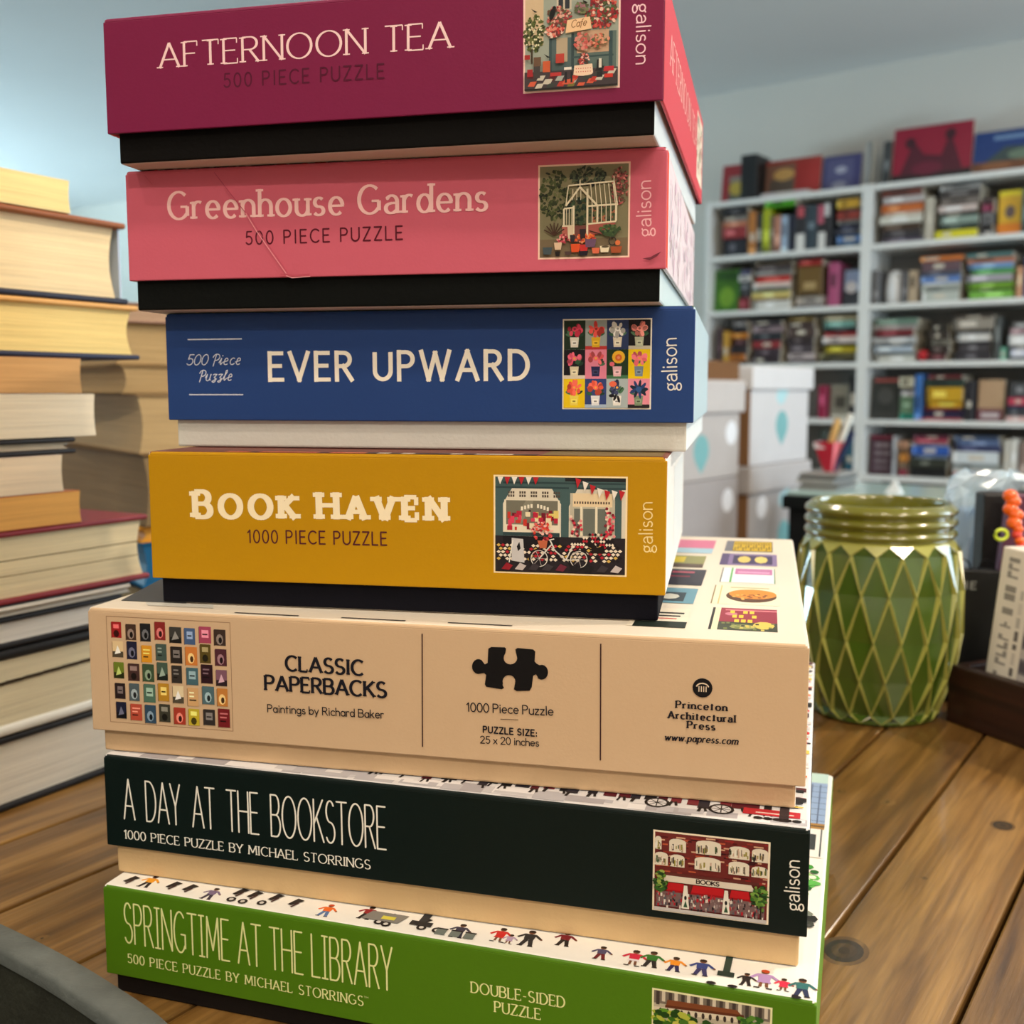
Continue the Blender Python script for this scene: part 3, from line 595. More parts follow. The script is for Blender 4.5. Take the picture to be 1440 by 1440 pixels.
for r in range(5):
    for k in range(8):
        ww = random.uniform(.086, .1); hh = random.uniform(.15, .18); x = .035+k*.119+r*.004; y = .80-r*.19-(k % 3)*.012+random.uniform(-.008, .008); col = rows[r][k]
        a.rect(x, y, x+.008, y+hh-.008, (120, 90, 66)); a.rect(x+.004, y+.004, x+ww, y+hh, col)
        tp = random.randint(0, 4); lt = tuple(min(255, q+90) for q in col); dk = tuple(int(q*.35) for q in col)
        if tp == 0: a.rect(x+.02, y+hh*.6, x+ww-.02, y+hh*.85, lt); a.ell(x+ww/2, y+hh*.28, .024, .035, dk, 8)
        elif tp == 1: a.ell(x+ww*.5, y+hh*.4, .028, .05, lt, 9); a.ell(x+ww*.55, y+hh*.35, .014, .03, dk, 8)
        elif tp == 2:
            for j in range(3): a.rect(x+.018, y+hh*(.3+.2*j), x+ww-random.uniform(.014, .04), y+hh*(.38+.2*j), lt if j else dk)
        elif tp == 3: a.rect(x+.004, y+.004, x+ww, y+hh*.38, dk); a.poly([(x+.02, y+hh*.2), (x+ww-.02, y+hh*.3), (x+ww*.5, y+hh*.75)], lt)
        else: a.rect(x+.024, y+hh*.35, x+ww-.02, y+hh*.8, lt); a.rect(x+.03, y+hh*.5, x+ww-.028, y+hh*.58, dk)
FL = dict(wv=.21, wh=.14, track=.2, serif=.13, sth=.09)
cb.line('CLASSIC', (403, 942.5), (511, 949.5), 20.5, NV, **FL); cb.line('PAPERBACKS', (374, 970), (543, 980.5), 20.5, NV, **FL)
FU = dict(wv=.13, track=.17, space=.34)
cb.line('Paintings by Richard Baker', (377, 1001), (540, 1009.5), 10.5, NV, **FU)
for p, q in (((594, 891), (594.5, 1050)), ((845, 905), (844.5, 1069))): F.line(cb.f(*p), cb.f(*q), .00042, (60, 30, 34))
# jigsaw piece
px = lambda x, y: cb.f(x, y)
def arcpx(cx, cy, rx, ry, a0, a1, n=10): return [px(cx+rx*math.cos(R(a0+(a1-a0)*i/n)), cy+ry*math.sin(R(a0+(a1-a0)*i/n))) for i in range(n+1)]
out = [px(687, 912), px(691, 909.5), px(710, 910)]+arcpx(719, 923, 11, 9.5, 215, -35)[0:0]
out += [px(712, 912), px(711, 918)]+arcpx(718, 925, 9.5, 9, 200, -20)+[px(726, 918), px(725, 913), px(728, 911), px(750, 913), px(753, 916), px(752, 930), px(755, 933)]
out += arcpx(762, 945, 9, 10.5, -110, 120)+[px(754, 948), px(750, 950), px(748, 966), px(745, 971), px(727, 971.5), px(723, 969), px(724, 963)]
out += arcpx(716, 958, 9, 9, 20, -200)+[px(707, 963), px(709, 967), px(706, 969), px(684, 965.5), px(682, 962), px(684, 949), px(681, 946)]
out += arcpx(673, 937, 9, 10.5, 70, 300)+[px(682, 934), px(686, 932)]
F.poly(out, (10, 10, 14))
cb.line('1000 Piece Puzzle', (657, 1000), (778, 1005.5), 12, NV, wv=.12, track=.17, space=.32)
F.line(cb.f(704, 1011), cb.f(729, 1012), .0002, (70, 56, 50))
cb.line('PUZZLE SIZE:', (680, 1029.5), (755, 1035), 8.5, NV, wv=.22, track=.3, space=.46)
cb.line('25 x 20 inches', (676, 1044.5), (758, 1049), 9.8, NV, wv=.125, track=.17, space=.34)
q = cb.f(988, 967); r0 = abs(cb.f(1002, 967)[0]-q[0]); F.ell(*q, r0, r0, (16, 16, 22), 28)
F.path([(q[0]+r0*.62*math.cos(R(t)), q[1]+r0*(.02+.45*math.sin(R(t)))) for t in range(10, 171, 16)], r0*.13, (236, 216, 190))
for k in (-.36, -.12, .12, .36): F.line((q[0]+r0*k, q[1]+r0*.16), (q[0]+r0*k, q[1]-r0*.42), r0*.1, (236, 216, 190))
SLAB = dict(wv=.25, wh=.13, serif=.19, sth=.11, track=.32, space=.4, alt='a')
cb.line('Princeton', (951, 995), (1022, 999.5), 9.8, NV, **SLAB); cb.line('Architectural', (940, 1009.5), (1034, 1015.5), 9.8, NV, **SLAB); cb.line('Press', (967, 1023.5), (1005, 1026.5), 9.8, NV, **SLAB)
cb.line('www.papress.com', (935, 1040.5), (1037, 1046.5), 9.6, NV, wv=.19, wh=.11, serif=.13, sth=.09, track=.26, slant=.22)
# painted covers on its top
T = cb.topa
def cover(pts, col, parts):
    c = [cb.t(*p) for p in pts]; u0 = (c[0][0]+c[3][0])/2; u1 = (c[1][0]+c[2][0])/2; v0 = (c[0][1]+c[1][1])/2; v1 = (c[2][1]+c[3][1])/2
    a = T.sub((u0, v0), (u1, v0), (u1, v1), (u0, v1)); a.rect(0, 0, 1, 1, col)
    for p in parts: getattr(a, p[0])(*p[1:])
    return a
YE = (240, 200, 60)
a = cover(((994, 886), (1092, 888), (1094, 857), (1004, 855)), (150, 44, 66), [('rect', 0, 0, .13, 1, (236, 226, 190)), ('rect', 0, 0, .04, 1, (30, 28, 30)), ('rect', .13, 0, 1, .36, (60, 66, 50)), ('rect', .2, .88, 1, .93, (226, 130, 140)), ('ell', .8, .25, .16, .16, (224, 196, 90), 10), ('ell', .5, .16, .2, .1, (150, 156, 90), 10), ('ell', .3, .72, .1, .08, (200, 120, 140), 9)])
random.seed(41)
for k in range(9): a.rect(.36+.1*(k % 4)-.04*(k//3), .35+.2*(k//3), .43+.1*(k % 4)-.04*(k//3), .48+.2*(k//3), YE)
for k in range(20): a.rect(*(lambda x, y: (x, y, x+.05, y+.06))(random.uniform(.15, .95), random.uniform(.02, .3)), random.choice([(210, 190, 90), (30, 36, 30), (120, 130, 70)]))
a = cover(((998, 850), (1096, 851), (1096, 825), (1006, 824)), (240, 232, 200), [('rect', 0, 0, .02, 1, (150, 130, 90)), ('rect', .1, 0, .12, 1, (226, 190, 130)), ('ell', .58, .45, .38, .34, (90, 56, 36), 20), ('ell', .6, .55, .36, .26, (222, 140, 50), 20), ('rect', .25, .86, .85, .92, (190, 180, 140))])
for k in range(24): t = random.uniform(0, 6.28); a.ell(.58+.3*math.cos(t)*random.random(), .42+.2*math.sin(t)*random.random(), .03, .03, random.choice([(160, 90, 40), (240, 180, 90), (120, 70, 36)]), 6)
cover(((1011, 820), (1090, 820), (1090, 800), (1017, 799)), (246, 246, 244), [('rect', 0, 0, .02, 1, (90, 90, 90)), ('rect', .17, 0, .21, 1, (110, 180, 110)), ('rect', .98, 0, 1, 1, (110, 150, 110)), ('rect', .25, .55, .95, .96, (196, 120, 170)), ('rect', .3, .65, .9, .75, (226, 170, 206))])
cover(((1011, 795), (1093, 796), (1092, 780), (1016, 779)), (140, 120, 164), [('rect', 0, 0, .14, 1, (90, 76, 120)), ('rect', .22, .12, .92, .85, (66, 56, 96)), ('ell', .42, .5, .12, .3, (226, 200, 110), 8), ('ell', .72, .5, .12, .3, (232, 206, 120), 8)])
a = cover(((1018, 776), (1087, 776), (1086, 762), (1023, 761)), (60, 58, 64), [('rect', 0, 0, .16, 1, (120, 120, 130)), ('rect', .17, .05, .98, .95, (216, 180, 30))])
for k in range(14): a.rect(.2+.055*k, .1+.1*(k % 3), .225+.055*k, .4+.12*(k % 3), (70, 50, 20)); a.rect(.2+.055*k, .6, .225+.055*k, .86, (110, 80, 20))
for (pts, col, parts) in ((((880, 882), (965, 882), (972, 856), (895, 855)), (236, 226, 206), [('rect', .1, .0, 1, .3, (30, 40, 34)), ('rect', .2, .7, .9, .78, (40, 40, 40)), ('rect', .3, .55, .85, .62, (40, 40, 40)), ('rect', .2, .42, .8, .47, (200, 80, 70))]),
        (((900, 848), (975, 848), (983, 827), (910, 827)), (110, 156, 176), [('rect', .15, .12, .8, .7, (56, 70, 80)), ('ell', .5, .42, .2, .18, (210, 210, 200), 8)]),
        (((905, 822), (987, 823), (994, 801), (915, 800)), (56, 56, 68), [('rect', .4, .75, .8, .85, (190, 90, 110)), ('rect', .4, .5, .75, .56, (150, 60, 80))]),
        (((915, 797), (988, 798), (994, 782), (925, 781)), (150, 150, 100), [('rect', .0, .4, .6, .9, (220, 200, 70)), ('rect', 0, 0, 1, .3, (96, 80, 70))]),
        (((920, 777), (1002, 778), (1007, 760), (930, 759)), (214, 120, 156), [('rect', 0, 0, 1, .36, (170, 206, 226))])): cover(pts, col, parts)
u, v = cb.t(170, 847); T.poly([cb.t(170, 845), cb.t(262, 849), cb.t(262, 815), cb.t(226, 815)], (60, 66, 74)); T.poly([cb.t(208, 852), cb.t(300, 856), cb.t(300, 851), cb.t(204, 847)], (206, 204, 196))
for k in range(3): T.line(cb.t(330+k*150, 862+k*7), cb.t(420+k*150, 866.5+k*7), .0012, (60, 56, 58))
cb.done()
# --- yellow box
hb = PBox('mustard yellow puzzle box with bookshop picture, sitting on the wide cream box', -135.803, 403.148, -.189, 192.0, 173, 47.89, 9.61, 2.5, -79.9,
          (192, 142, 0), (240, 240, 236), (120, 60, 50), (15, 15, 24))  # white side colour carries the bright daylight falling on it
BK = dict(wv=.27, wh=.17, serif=.23, sth=.17, track=.42, space=.5)
hb.line('BOOK HAVEN', (275, 727), (625, 732), 36, (255, 240, 206), small=.86, **BK)
hb.line('1000 PIECE PUZZLE', (349, 763), (544, 766.5), 17.5, (84, 28, 40), wv=.12, track=.3, space=.55)
hb.vert((917.5, 777), (917, 707), -12, (250, 226, 160))
a = hb.pic((694.5, 667.5), (884, 670.5), (880, 811), (694, 805.5), (255, 232, 186))
TE = (70, 96, 98); TD = (48, 70, 74)
a.rect(0, 0, 1, 1, (226, 218, 200)); a.rect(0, .88, 1, 1, TE); a.rect(0, .93, 1, .95, TD); a.rect(.54, .96, 1, 1, (34, 36, 40))
a.rect(0, .1, .06, 1, TE); a.rect(.06, .38, .5, .42, TD); a.rect(.51, .18, .57, .92, TE); a.rect(.92, .22, .97, .9, TE); a.rect(0, .88, 1, .9, TD)
a.poly([(.06, .88), (.13, .88), (.06, .72)], TE); a.poly([(.51, .88), (.44, .88), (.51, .72)], TE); a.poly([(.57, .9), (.64, .9), (.57, .7)], TE); a.poly([(.92, .88), (.86, .88), (.92, .74)], TE)
a.rect(.07, .42, .5, .76, (236, 228, 206)); a.rect(.085, .5, .485, .755, (120, 118, 104)); a.poly([(.2, .5), (.3, .755), (.24, .755), (.12, .5)], (140, 138, 122))
for k in range(5):
    for j in range(2):
        for i in range(3): a.rect(.1+k*.088+i*.018, .79+j*.035, .113+k*.088+i*.018, .815+j*.035, (84, 74, 66))
for t in range(9): x = .2+.025*t; a.rect(x, .65+.03*math.sin(t*.4), x+.016, .69+.03*math.sin(t*.4), (240, 234, 216)) if t != 4 else None
random.seed(51)
for k in range(46): x, y = random.uniform(.09, .46), random.uniform(.44, .6); a.rect(x, y, x+random.uniform(.015, .045), y+random.uniform(.03, .08), random.choice([(190, 40, 66), (226, 70, 100), (120, 26, 46), (240, 226, 190), (230, 210, 120), (60, 30, 40), (206, 60, 50)]))
a.rect(.58, .42, .92, .84, (196, 190, 170)); a.rect(.6, .7, .9, .84, (236, 214, 176))
for (x0, x1) in ((.61, .66), (.68, .77), (.79, .86)): a.rect(x0, .4, x1, .68, (110, 116, 108))
for x in (.665, .78, .87): a.rect(x-.008, .4, x+.008, .7, (242, 232, 206))
for k in range(14): a.rect(.61+k*.02, .73, .621+k*.02, .755, (90, 76, 66))
a.rect(0, 0, 1, .38, (40, 34, 40)); a.rect(.06, .2, .5, .38, (26, 24, 30))
for r in range(5):
    for k in range(30):
        x = .01+k*.034+(r % 2)*.017; y = .12+r*.036
        if x > .96: continue
        a.poly([(x, y+.018), (x+.017, y), (x+.034, y+.018), (x+.017, y+.036)], random.choice([(240, 226, 206), (180, 34, 50), (240, 226, 206), (30, 24, 30), (216, 180, 90)]))
for r in range(4):
    for k in range(16-r*3):
        x = .585+r*.045+k*.022; y = .29+r*.035
        if x > .97: continue
        a.poly([(x, y+.018), (x+.012, y), (x+.024, y+.018), (x+.012, y+.036)], random.choice([(240, 226, 206), (180, 34, 50), (30, 24, 30), (240, 226, 206)]))
for (cx, n) in ((.6, 10), (.65, 8), (.87, 14), (.9, 12)):
    for k in range(n): a.ell(cx+random.uniform(-.02, .02), .4+k*.022, .012, .016, random.choice([(214, 60, 80), (240, 220, 200), (130, 30, 50), (236, 150, 150)]), 7)
a.poly([(.13, .12), (.23, .1), (.22, .35), (.13, .36)], (206, 204, 206)); a.poly([(.17, .27), (.19, .32), (.2, .25), (.18, .22)], (24, 24, 28)); a.line((.11, .1), (.14, .34), .008, (236, 236, 230))
random.seed(52); foliage(a, .37, .44, .08, .1, 60, [(206, 60, 66), (236, 110, 110), (150, 30, 46), (244, 190, 180), (230, 80, 60)], .014, 53)
a.poly([(.33, .34), (.41, .34), (.4, .26), (.35, .26)], (196, 104, 70))
def ring(cx, cy, r, c1, wd):
    a.path([(cx+r*math.cos(i*.35), cy+r*1.33*math.sin(i*.35)) for i in range(18)], wd, c1, True)
for cx in (.345, .65): ring(cx, .15, .075, (26, 24, 28), .013); ring(cx, .15, .064, (226, 222, 216), .006); [a.line((cx, .15), (cx+.06*math.cos(t), .15+.08*math.sin(t)), .003, (206, 200, 196)) for t in range(6)]
for p, q in (((.345, .15), (.44, .3)), ((.43, .34), (.46, .26)), ((.44, .27), (.55, .14)), ((.55, .14), (.6, .28)), ((.55, .14), (.65, .15)), ((.42, .345), (.46, .36))): a.line(p, q, .011, (226, 222, 214))
a.poly([(.74, .22), (.85, .22), (.84, .3), (.79, .28), (.76, .33), (.73, .33), (.72, .29), (.75, .27)], (28, 20, 20))
for k in range(9): x = .05+k*.105; a.poly([(x, .03), (x+.06, .02), (x+.09, .07), (x+.04, .1)], random.choice([(150, 30, 44), (60, 54, 60), (220, 180, 80), (200, 190, 190), (110, 40, 60), (30, 28, 32)]))
for k in range(6): x = .02+k*.055; a.poly([(x, 1), (x+.045, 1), (x+.02, .92)], (190, 40, 50) if k % 2 else (244, 238, 228))
for k in range(7): x = .62+k*.055; y = 1-.033*k if k < 4 else .88; a.poly([(x, y), (x+.045, y-.02), (x+.015, y-.11)], (190, 40, 50) if k % 2 == 0 else (244, 238, 228))
T = hb.topa; random.seed(54)
for k in range(26): u = .03+k*.0045; T.rect(u, .0008, u+.0045, .006, random.choice([(206, 96, 66), (226, 120, 80), (90, 30, 40), (214, 100, 70)]) if k < 12 else random.choice([(30, 26, 30), (226, 216, 200), (60, 56, 60)]))
T.rect(.148, .001, .190, .028, (120, 96, 50))
hb.right.rect(.06, .004, .165, .040, (226, 232, 234))
hb.done()

# --- blue box
eb = PBox('royal blue puzzle box with grid of flower vases, resting on the mustard yellow box', -136.406, 431.036, -.201, 205.75, 203, 41.72, 10.51, 2.35, -22.1,
          (34, 66, 128), (186, 212, 224), (60, 90, 60), (214, 214, 208), (226, 236, 240))  # pale blue side colour includes the daylight glare on it
F = eb.front; LB = (214, 220, 236)
for p, q in (((264, 477.5), (340, 476.5)), ((266, 555), (342, 555))): F.line(eb.f(*p), eb.f(*q), .00045, LB)
SK = dict(wv=.085, slant=.32, glyphs=SCRIPT, track=.13, space=.34)
eb.line('500 Piece', (262, 513.5), (338, 512.5), 14.5, LB, **SK); eb.line('Puzzle', (279, 535.5), (326, 535), 14.5, LB, **SK)
eb.line('EVER UPWARD', (380, 534), (742, 532.5), 37, (250, 244, 230), wv=.17, wh=.15, track=.34, space=.62, sq=True)
eb.vert((952, 549), (951, 476), -13, (238, 236, 232))
a0 = eb.pic((791.6, 449), (917.5, 447), (915, 575.5), (790.5, 575.5), (244, 240, 228), .0005)
PINK = (240, 130, 150); CO = (222, 84, 70)
bg = [[(30, 52, 34), (164, 176, 176), (44, 60, 104), (22, 20, 26)], [(22, 20, 28), (238, 140, 168), (30, 54, 34), (240, 204, 10)], [(240, 204, 20), (52, 70, 130), (176, 190, 194), (240, 150, 170)]]
vc = [[(240, 236, 224), (236, 190, 40), (236, 226, 206), (190, 196, 170)], [(232, 222, 190), (40, 44, 90), (240, 190, 200), (120, 140, 160)], [(240, 216, 90), (232, 234, 240), (240, 238, 232), (130, 150, 120)]]
fc = [[(206, 50, 80), (220, 66, 60), (226, 226, 222), (240, 140, 130)], [(232, 90, 120), (232, 96, 104), (246, 190, 50), (240, 106, 120)], [(236, 90, 70), (236, 92, 70), (44, 52, 90), (40, 66, 120)]]
for r in range(3):
    for k in range(4):
        a = a0.sub((k*.25, .667-r*.3335), (k*.25+.25, .667-r*.3335), (k*.25+.25, 1-r*.3335), (k*.25, 1-r*.3335)); f = fc[r][k]; random.seed(r*7+k)
        a.rect(0, 0, 1, 1, bg[r][k])
        if (r, k) in ((0, 1), (0, 3), (1, 0), (1, 2), (2, 3), (2, 1)): a.rect(0, 0, 1, .12, {(0, 1): (200, 60, 60), (0, 3): (206, 200, 180), (1, 0): (226, 216, 200), (1, 2): (70, 120, 84), (2, 3): (36, 32, 36), (2, 1): (170, 190, 214)}[(r, k)])
        for j in range(6):
            t = random.uniform(.1, 3.0); a.ell(.5+.3*math.cos(t), .45+.2*math.sin(t), .14, .05, random.choice([(50, 96, 66), (80, 120, 90), (34, 66, 50)]), 8, t)
        a.poly([(.32, .08), (.66, .08), (.7, .42), (.28, .42)], vc[r][k]); a.rect(.36, .16, .62, .3, tuple(min(255, q+24) for q in vc[r][k])); a.rect(.42, .2, .56, .25, tuple(int(q*.6) for q in vc[r][k]))
        if r == 1 and k == 2: a.ell(.55, .74, .3, .22, (246, 190, 50), 14); a.ell(.55, .72, .16, .12, (226, 110, 50), 12); a.ell(.55, .72, .07, .05, (240, 150, 120), 10); a.ell(.25, .5, .12, .08, (236, 110, 130), 9)
        elif (r, k) in ((2, 3),):
            for t in range(9): a.ell(.5+.22*math.cos(t*.7), .64+.12*math.sin(t*.7), .22, .07, f if t % 2 else (26, 44, 66), 8, t*.7)
            a.ell(.5, .64, .14, .1, (50, 90, 150), 10)
        else:
            for j in range(11):
                t = random.uniform(0, 6.28); a.ell(.5+.25*math.cos(t), .68+.16*math.sin(t), random.uniform(.08, .16), random.uniform(.06, .11), random.choice([f, tuple(min(255, q+26) for q in f), tuple(int(q*.78) for q in f)]), 9, t)
            a.ell(.5, .7, .13, .09, tuple(min(255, q+20) for q in f), 10); a.ell(.5, .7, .06, .04, (246, 180, 80) if r != 0 else tuple(int(q*.7) for q in f), 8)
            if (r, k) == (2, 2): a.ell(.3, .82, .18, .1, (240, 110, 80), 10); [a.ell(.25+.16*j, .42-.06*j, .14, .06, (24, 24, 30), 8, j) for j in range(3)]
eb.done()

# --- pink box
pb = PBox('rose pink puzzle box with greenhouse picture and a crease, second from the top', -146.181, 420.254, -.210, 203.4, 202.5, 40.81, 11.14, 1.95, 30.4,
          (210, 98, 120), (236, 222, 230), (150, 60, 60), (12, 15, 15), (206, 224, 230))  # pale pink side: daylight glare is put into its colour
OS = dict(wv=.15, wh=.085, serif=.15, sth=.08, track=.25, space=.42, alt='ag')
pb.line('Greenhouse Gardens', (238, 308.5), (684, 296), 38, (255, 206, 206), **OS)
pb.line('500 PIECE PUZZLE', (346, 344), (566, 336.5), 18, (92, 18, 38), wv=.125, track=.36, space=.62)
pb.vert((915.5, 332), (915, 254.5), -12.5, (255, 196, 204))
a = pb.pic((756.5, 233), (887, 226.5), (885, 360), (757, 367), (255, 214, 196))
a.rect(0, 0, 1, 1, (132, 126, 96)); a.rect(0, 0, 1, .2, (120, 104, 80))
foliage(a, .17, .68, .17, .28, 170, [(50, 60, 36), (76, 86, 50), (36, 44, 30), (110, 116, 76), (60, 70, 40)], .026, 61, .8)
foliage(a, .55, .87, .2, .11, 120, [(40, 50, 40), (56, 66, 50), (30, 38, 32), (80, 90, 66)], .024, 62, .8)
foliage(a, .9, .76, .1, .2, 110, [(130, 60, 60), (170, 84, 84), (90, 50, 46), (110, 90, 70), (200, 120, 110)], .02, 63, .8)
a.rect(.28, .36, .86, .58, (90, 92, 66)); foliage(a, .45, .5, .14, .14, 60, [(40, 60, 44), (60, 80, 56), (30, 40, 34)], .024, 64); foliage(a, .72, .46, .14, .12, 70, [(60, 76, 50), (100, 110, 70), (180, 110, 80), (46, 60, 44)], .02, 65)
CW = (238, 226, 196)
a.rect(.55, .24, .86, .36, (176, 92, 84)); a.rect(.26, .22, .36, .34, (186, 104, 92)); a.rect(.38, .16, .55, .34, (120, 70, 64))
for p, q, wd in (((.46, .76), (.3, .56), .02), ((.46, .76), (.66, .55), .022), ((.33, .78), (.84, .81), .016), ((.84, .81), (.88, .55), .018), ((.39, .56), (.39, .2), .022), ((.545, .74), (.545, .2), .022), ((.28, .53), (.4, .54), .018), ((.28, .53), (.28, .34), .02), ((.26, .34), (.38, .34), .016), ((.55, .55), (.87, .56), .02), ((.55, .355), (.87, .375), .018), ((.46, .76), (.46, .84), .01), ((.84, .81), (.84, .87), .008), ((.66, .55), (.66, .36), .018), ((.87, .56), (.87, .38), .018), ((.3, .56), (.33, .78), .012)): a.line(p, q, wd, CW)
for k in range(6): a.line((.58+k*.05, .79), (.6+k*.052, .55), .009, CW); a.line((.6+k*.052, .55), (.6+k*.052, .37), .009, CW)
for k in range(3): a.line((.31+k*.03, .53), (.31+k*.03, .35), .008, CW); a.line((.38+k*.045, .62), (.38+k*.045, .74), .008, CW)
for t in range(7): a.line((.17, .24), (.17+.13*math.cos(.5+t*.36), .24+.14*math.sin(.5+t*.36)), .013, (70, 44, 34))
foliage(a, .5, .2, .16, .05, 60, [(226, 96, 50), (240, 130, 60), (206, 66, 50), (230, 150, 110)], .016, 66)
foliage(a, .27, .2, .07, .05, 40, [(206, 80, 96), (240, 170, 160), (150, 50, 60)], .014, 67)
a.poly([(.68, .28), (.92, .3), (.84, .2), (.74, .22)], (60, 80, 50)); foliage(a, .8, .29, .12, .05, 50, [(60, 84, 50), (90, 110, 66), (40, 60, 40)], .02, 68)
a.path([(.83+.04*math.cos(i*.5), .16+.045*math.sin(i*.5)) for i in range(13)], .012, (50, 44, 40)); a.line((.57, .28), (.7, .24), .01, (60, 50, 44))
for (x, y, wd, h, c) in ((.05, .03, .1, .08, (70, 84, 90)), (.18, .08, .08, .08, (226, 196, 166)), (.19, .01, .05, .05, (30, 26, 28)), (.37, .05, .1, .09, (226, 84, 40)), (.47, .06, .09, .07, (200, 50, 50)), (.53, .1, .12, .09, (110, 80, 110)), (.46, .01, .1, .05, (30, 26, 40)), (.7, .04, .1, .07, (240, 226, 196)), (.82, .03, .12, .07, (170, 84, 50)), (.33, .2, .06, .14, (226, 206, 176)), (.3, .02, .07, .04, (80, 60, 60)), (.61, .03, .08, .06, (224, 110, 80)), (.47, .2, .06, .1, (44, 36, 40)), (.36, .16, .05, .08, (50, 44, 50))): a.poly([(x, y), (x+wd*.85, y), (x+wd, y+h), (x-.01, y+h)], c)
a.ell(.89, .14, .03, .03, (226, 120, 70), 8); a.ell(.75, .1, .045, .012, (90, 80, 60), 8)
F = pb.front
def pth(pts, wd, c): F.path([pb.f(*p) for p in pts], wd, c)
pth([(303, 243), (322, 268), (347, 300)], .00024, (178, 66, 92)); pth([(347, 300), (362, 325), (385, 358), (404, 385)], .0003, (240, 160, 172)); pth([(350, 300), (365, 325), (388, 358), (406, 384)], .0002, (190, 80, 104))
pth([(205, 247), (216, 260)], .0002, (196, 84, 104)); pth([(396, 386), (416, 388), (437, 386)], .0005, (196, 84, 104)); pth([(404, 388), (412, 391), (438, 389)], .0003, (245, 170, 180))
F.poly([pb.f(*p) for p in ((904, 364), (915, 362), (922, 358), (930, 354.5), (924, 361), (914, 366.5))], (120, 50, 66))
pb.right.rect(.0004, .0006, .0075, pb.hl-.001, (236, 70, 14))
random.seed(70)
for k in range(120):
    y = random.uniform(.012, .198); z = random.uniform(.003, .036); pb.right.ell(y, z, random.uniform(.002, .006), random.uniform(.001, .003), random.choice([(246, 236, 242), (232, 206, 222), (240, 226, 234), (226, 196, 214), (216, 206, 220)]), 7, random.uniform(0, 3))
# worn upper edge
T = pb.topa
for k in range(16): u = .006+k*.005; T.rect(u, 0.0004, u+random.uniform(.002, .006), .003, random.choice([(90, 24, 30), (40, 24, 26), (190, 70, 60), (60, 60, 50)]))
pb.done()

# --- magenta box on top
ab = PBox('deep magenta puzzle box with café picture and red side, topmost of the stack', -147.516, 407.172, -.233, 201.6, 201.8, 40.38, 10.26, 2.8, 82.6,
          (126, 26, 72), (216, 64, 78), (150, 40, 80), (14, 13, 13), (214, 226, 232))  # side lightened from red to coral, glare included in the colour
RS = dict(wv=.115, wh=.055, serif=.15, sth=.05, track=.2, space=.5)
ab.line('AFTERNOON TEA', (225, 96), (634, 67), 34.5, (255, 220, 222), **RS)
ab.line('500 PIECE PUZZLE', (315, 123), (540, 109.5), 19, (88, 18, 50), wv=.125, track=.36, space=.62)
ab.vert((895.5, 6), (894.5, 90), 12.5, (255, 214, 226))
a = ab.pic((736, -4), (873, -12), (871.5, 124), (736, 131), (255, 216, 206))
a.rect(0, 0, 1, 1, (160, 170, 158)); a.rect(0, .5, .2, 1, (214, 190, 156))
a.rect(.34, .86, .5, 1, (206, 196, 176)); a.rect(.36, .87, .48, .98, (50, 56, 64)); a.rect(.41, .86, .43, 1, (206, 196, 176)); a.rect(.7, .9, .86, 1, (60, 64, 70))
a.rect(.26, .2, .52, .56, (84, 104, 106)); a.rect(.52, .2, .98, .6, (96, 116, 112)); a.rect(.56, .38, .9, .62, (206, 170, 140)); a.rect(.34, .3, .46, .56, (186, 170, 144)); a.rect(.5, .22, .53, .6, (56, 76, 80)); a.rect(.26, .2, .29, .56, (62, 84, 90)); a.rect(.9, .2, .94, .6, (60, 84, 90)); a.rect(.52, .33, .95, .35, (60, 84, 88))
foliage(a, .1, .63, .11, .2, 120, [(66, 80, 40), (90, 104, 54), (50, 60, 34), (110, 116, 70)], .024, 71, .8)
random.seed(72)
for k in range(26): t = random.uniform(0, 6.28); q = math.sqrt(random.random()); a.ell(.1+.1*q*math.cos(t), .62+.19*q*math.sin(t), .01, .011, (230, 226, 190), 7)
a.rect(.065, .3, .085, .46, (70, 60, 46))
foliage(a, .36, .78, .14, .12, 110, [(170, 60, 66), (206, 110, 104), (110, 70, 60), (90, 100, 66), (230, 180, 160)], .02, 73)
foliage(a, .82, .8, .17, .17, 150, [(190, 56, 56), (214, 96, 84), (120, 50, 54), (84, 96, 60), (240, 200, 180), (150, 40, 50)], .022, 74)
foliage(a, .32, .64, .1, .07, 60, [(200, 70, 66), (230, 140, 120), (120, 60, 56), (240, 206, 190)], .02, 75); foliage(a, .62, .86, .08, .06, 40, [(120, 130, 90), (90, 96, 70), (160, 110, 120)], .02, 76)
a.poly([(.44, .6), (.72, .63), (.7, .76), (.46, .74)], (246, 206, 162)); a.text('Cafe', (.5, .655), (.66, .67), .075, (140, 90, 50), wv=.1, slant=.3, glyphs={'C': G['C'], 'f': (.3, [[(.1, -.2), (.14, .9), (.3, .95)], [(0, .6), (.28, .6)]]), 'e': G['e']})
foliage(a, .64, .5, .1, .1, 60, [(226, 140, 130), (206, 96, 90), (190, 150, 130), (150, 120, 96)], .02, 77); foliage(a, .8, .5, .1, .08, 50, [(206, 110, 90), (226, 160, 130), (96, 104, 70)], .018, 78)
for (x, y, c) in ((.3, .8, 0), (.64, .92, 1), (.1, .86, 1), (.24, .36, 1)):
    if c == 0: a.ell(x, y+.02, .03, .07, (24, 26, 28), 9, -.3); a.ell(x+.02, y+.08, .02, .022, (24, 26, 28), 8)
    else: a.poly([(x-.03, y+.03), (x+.04, y-.01), (x+.01, y-.015)], (26, 28, 30))
foliage(a, .64, .3, .06, .06, 50, [(190, 50, 56), (226, 110, 100), (240, 190, 180), (90, 60, 50)], .014, 79)
a.rect(0, 0, 1, .2, (70, 62, 66))
random.seed(80)
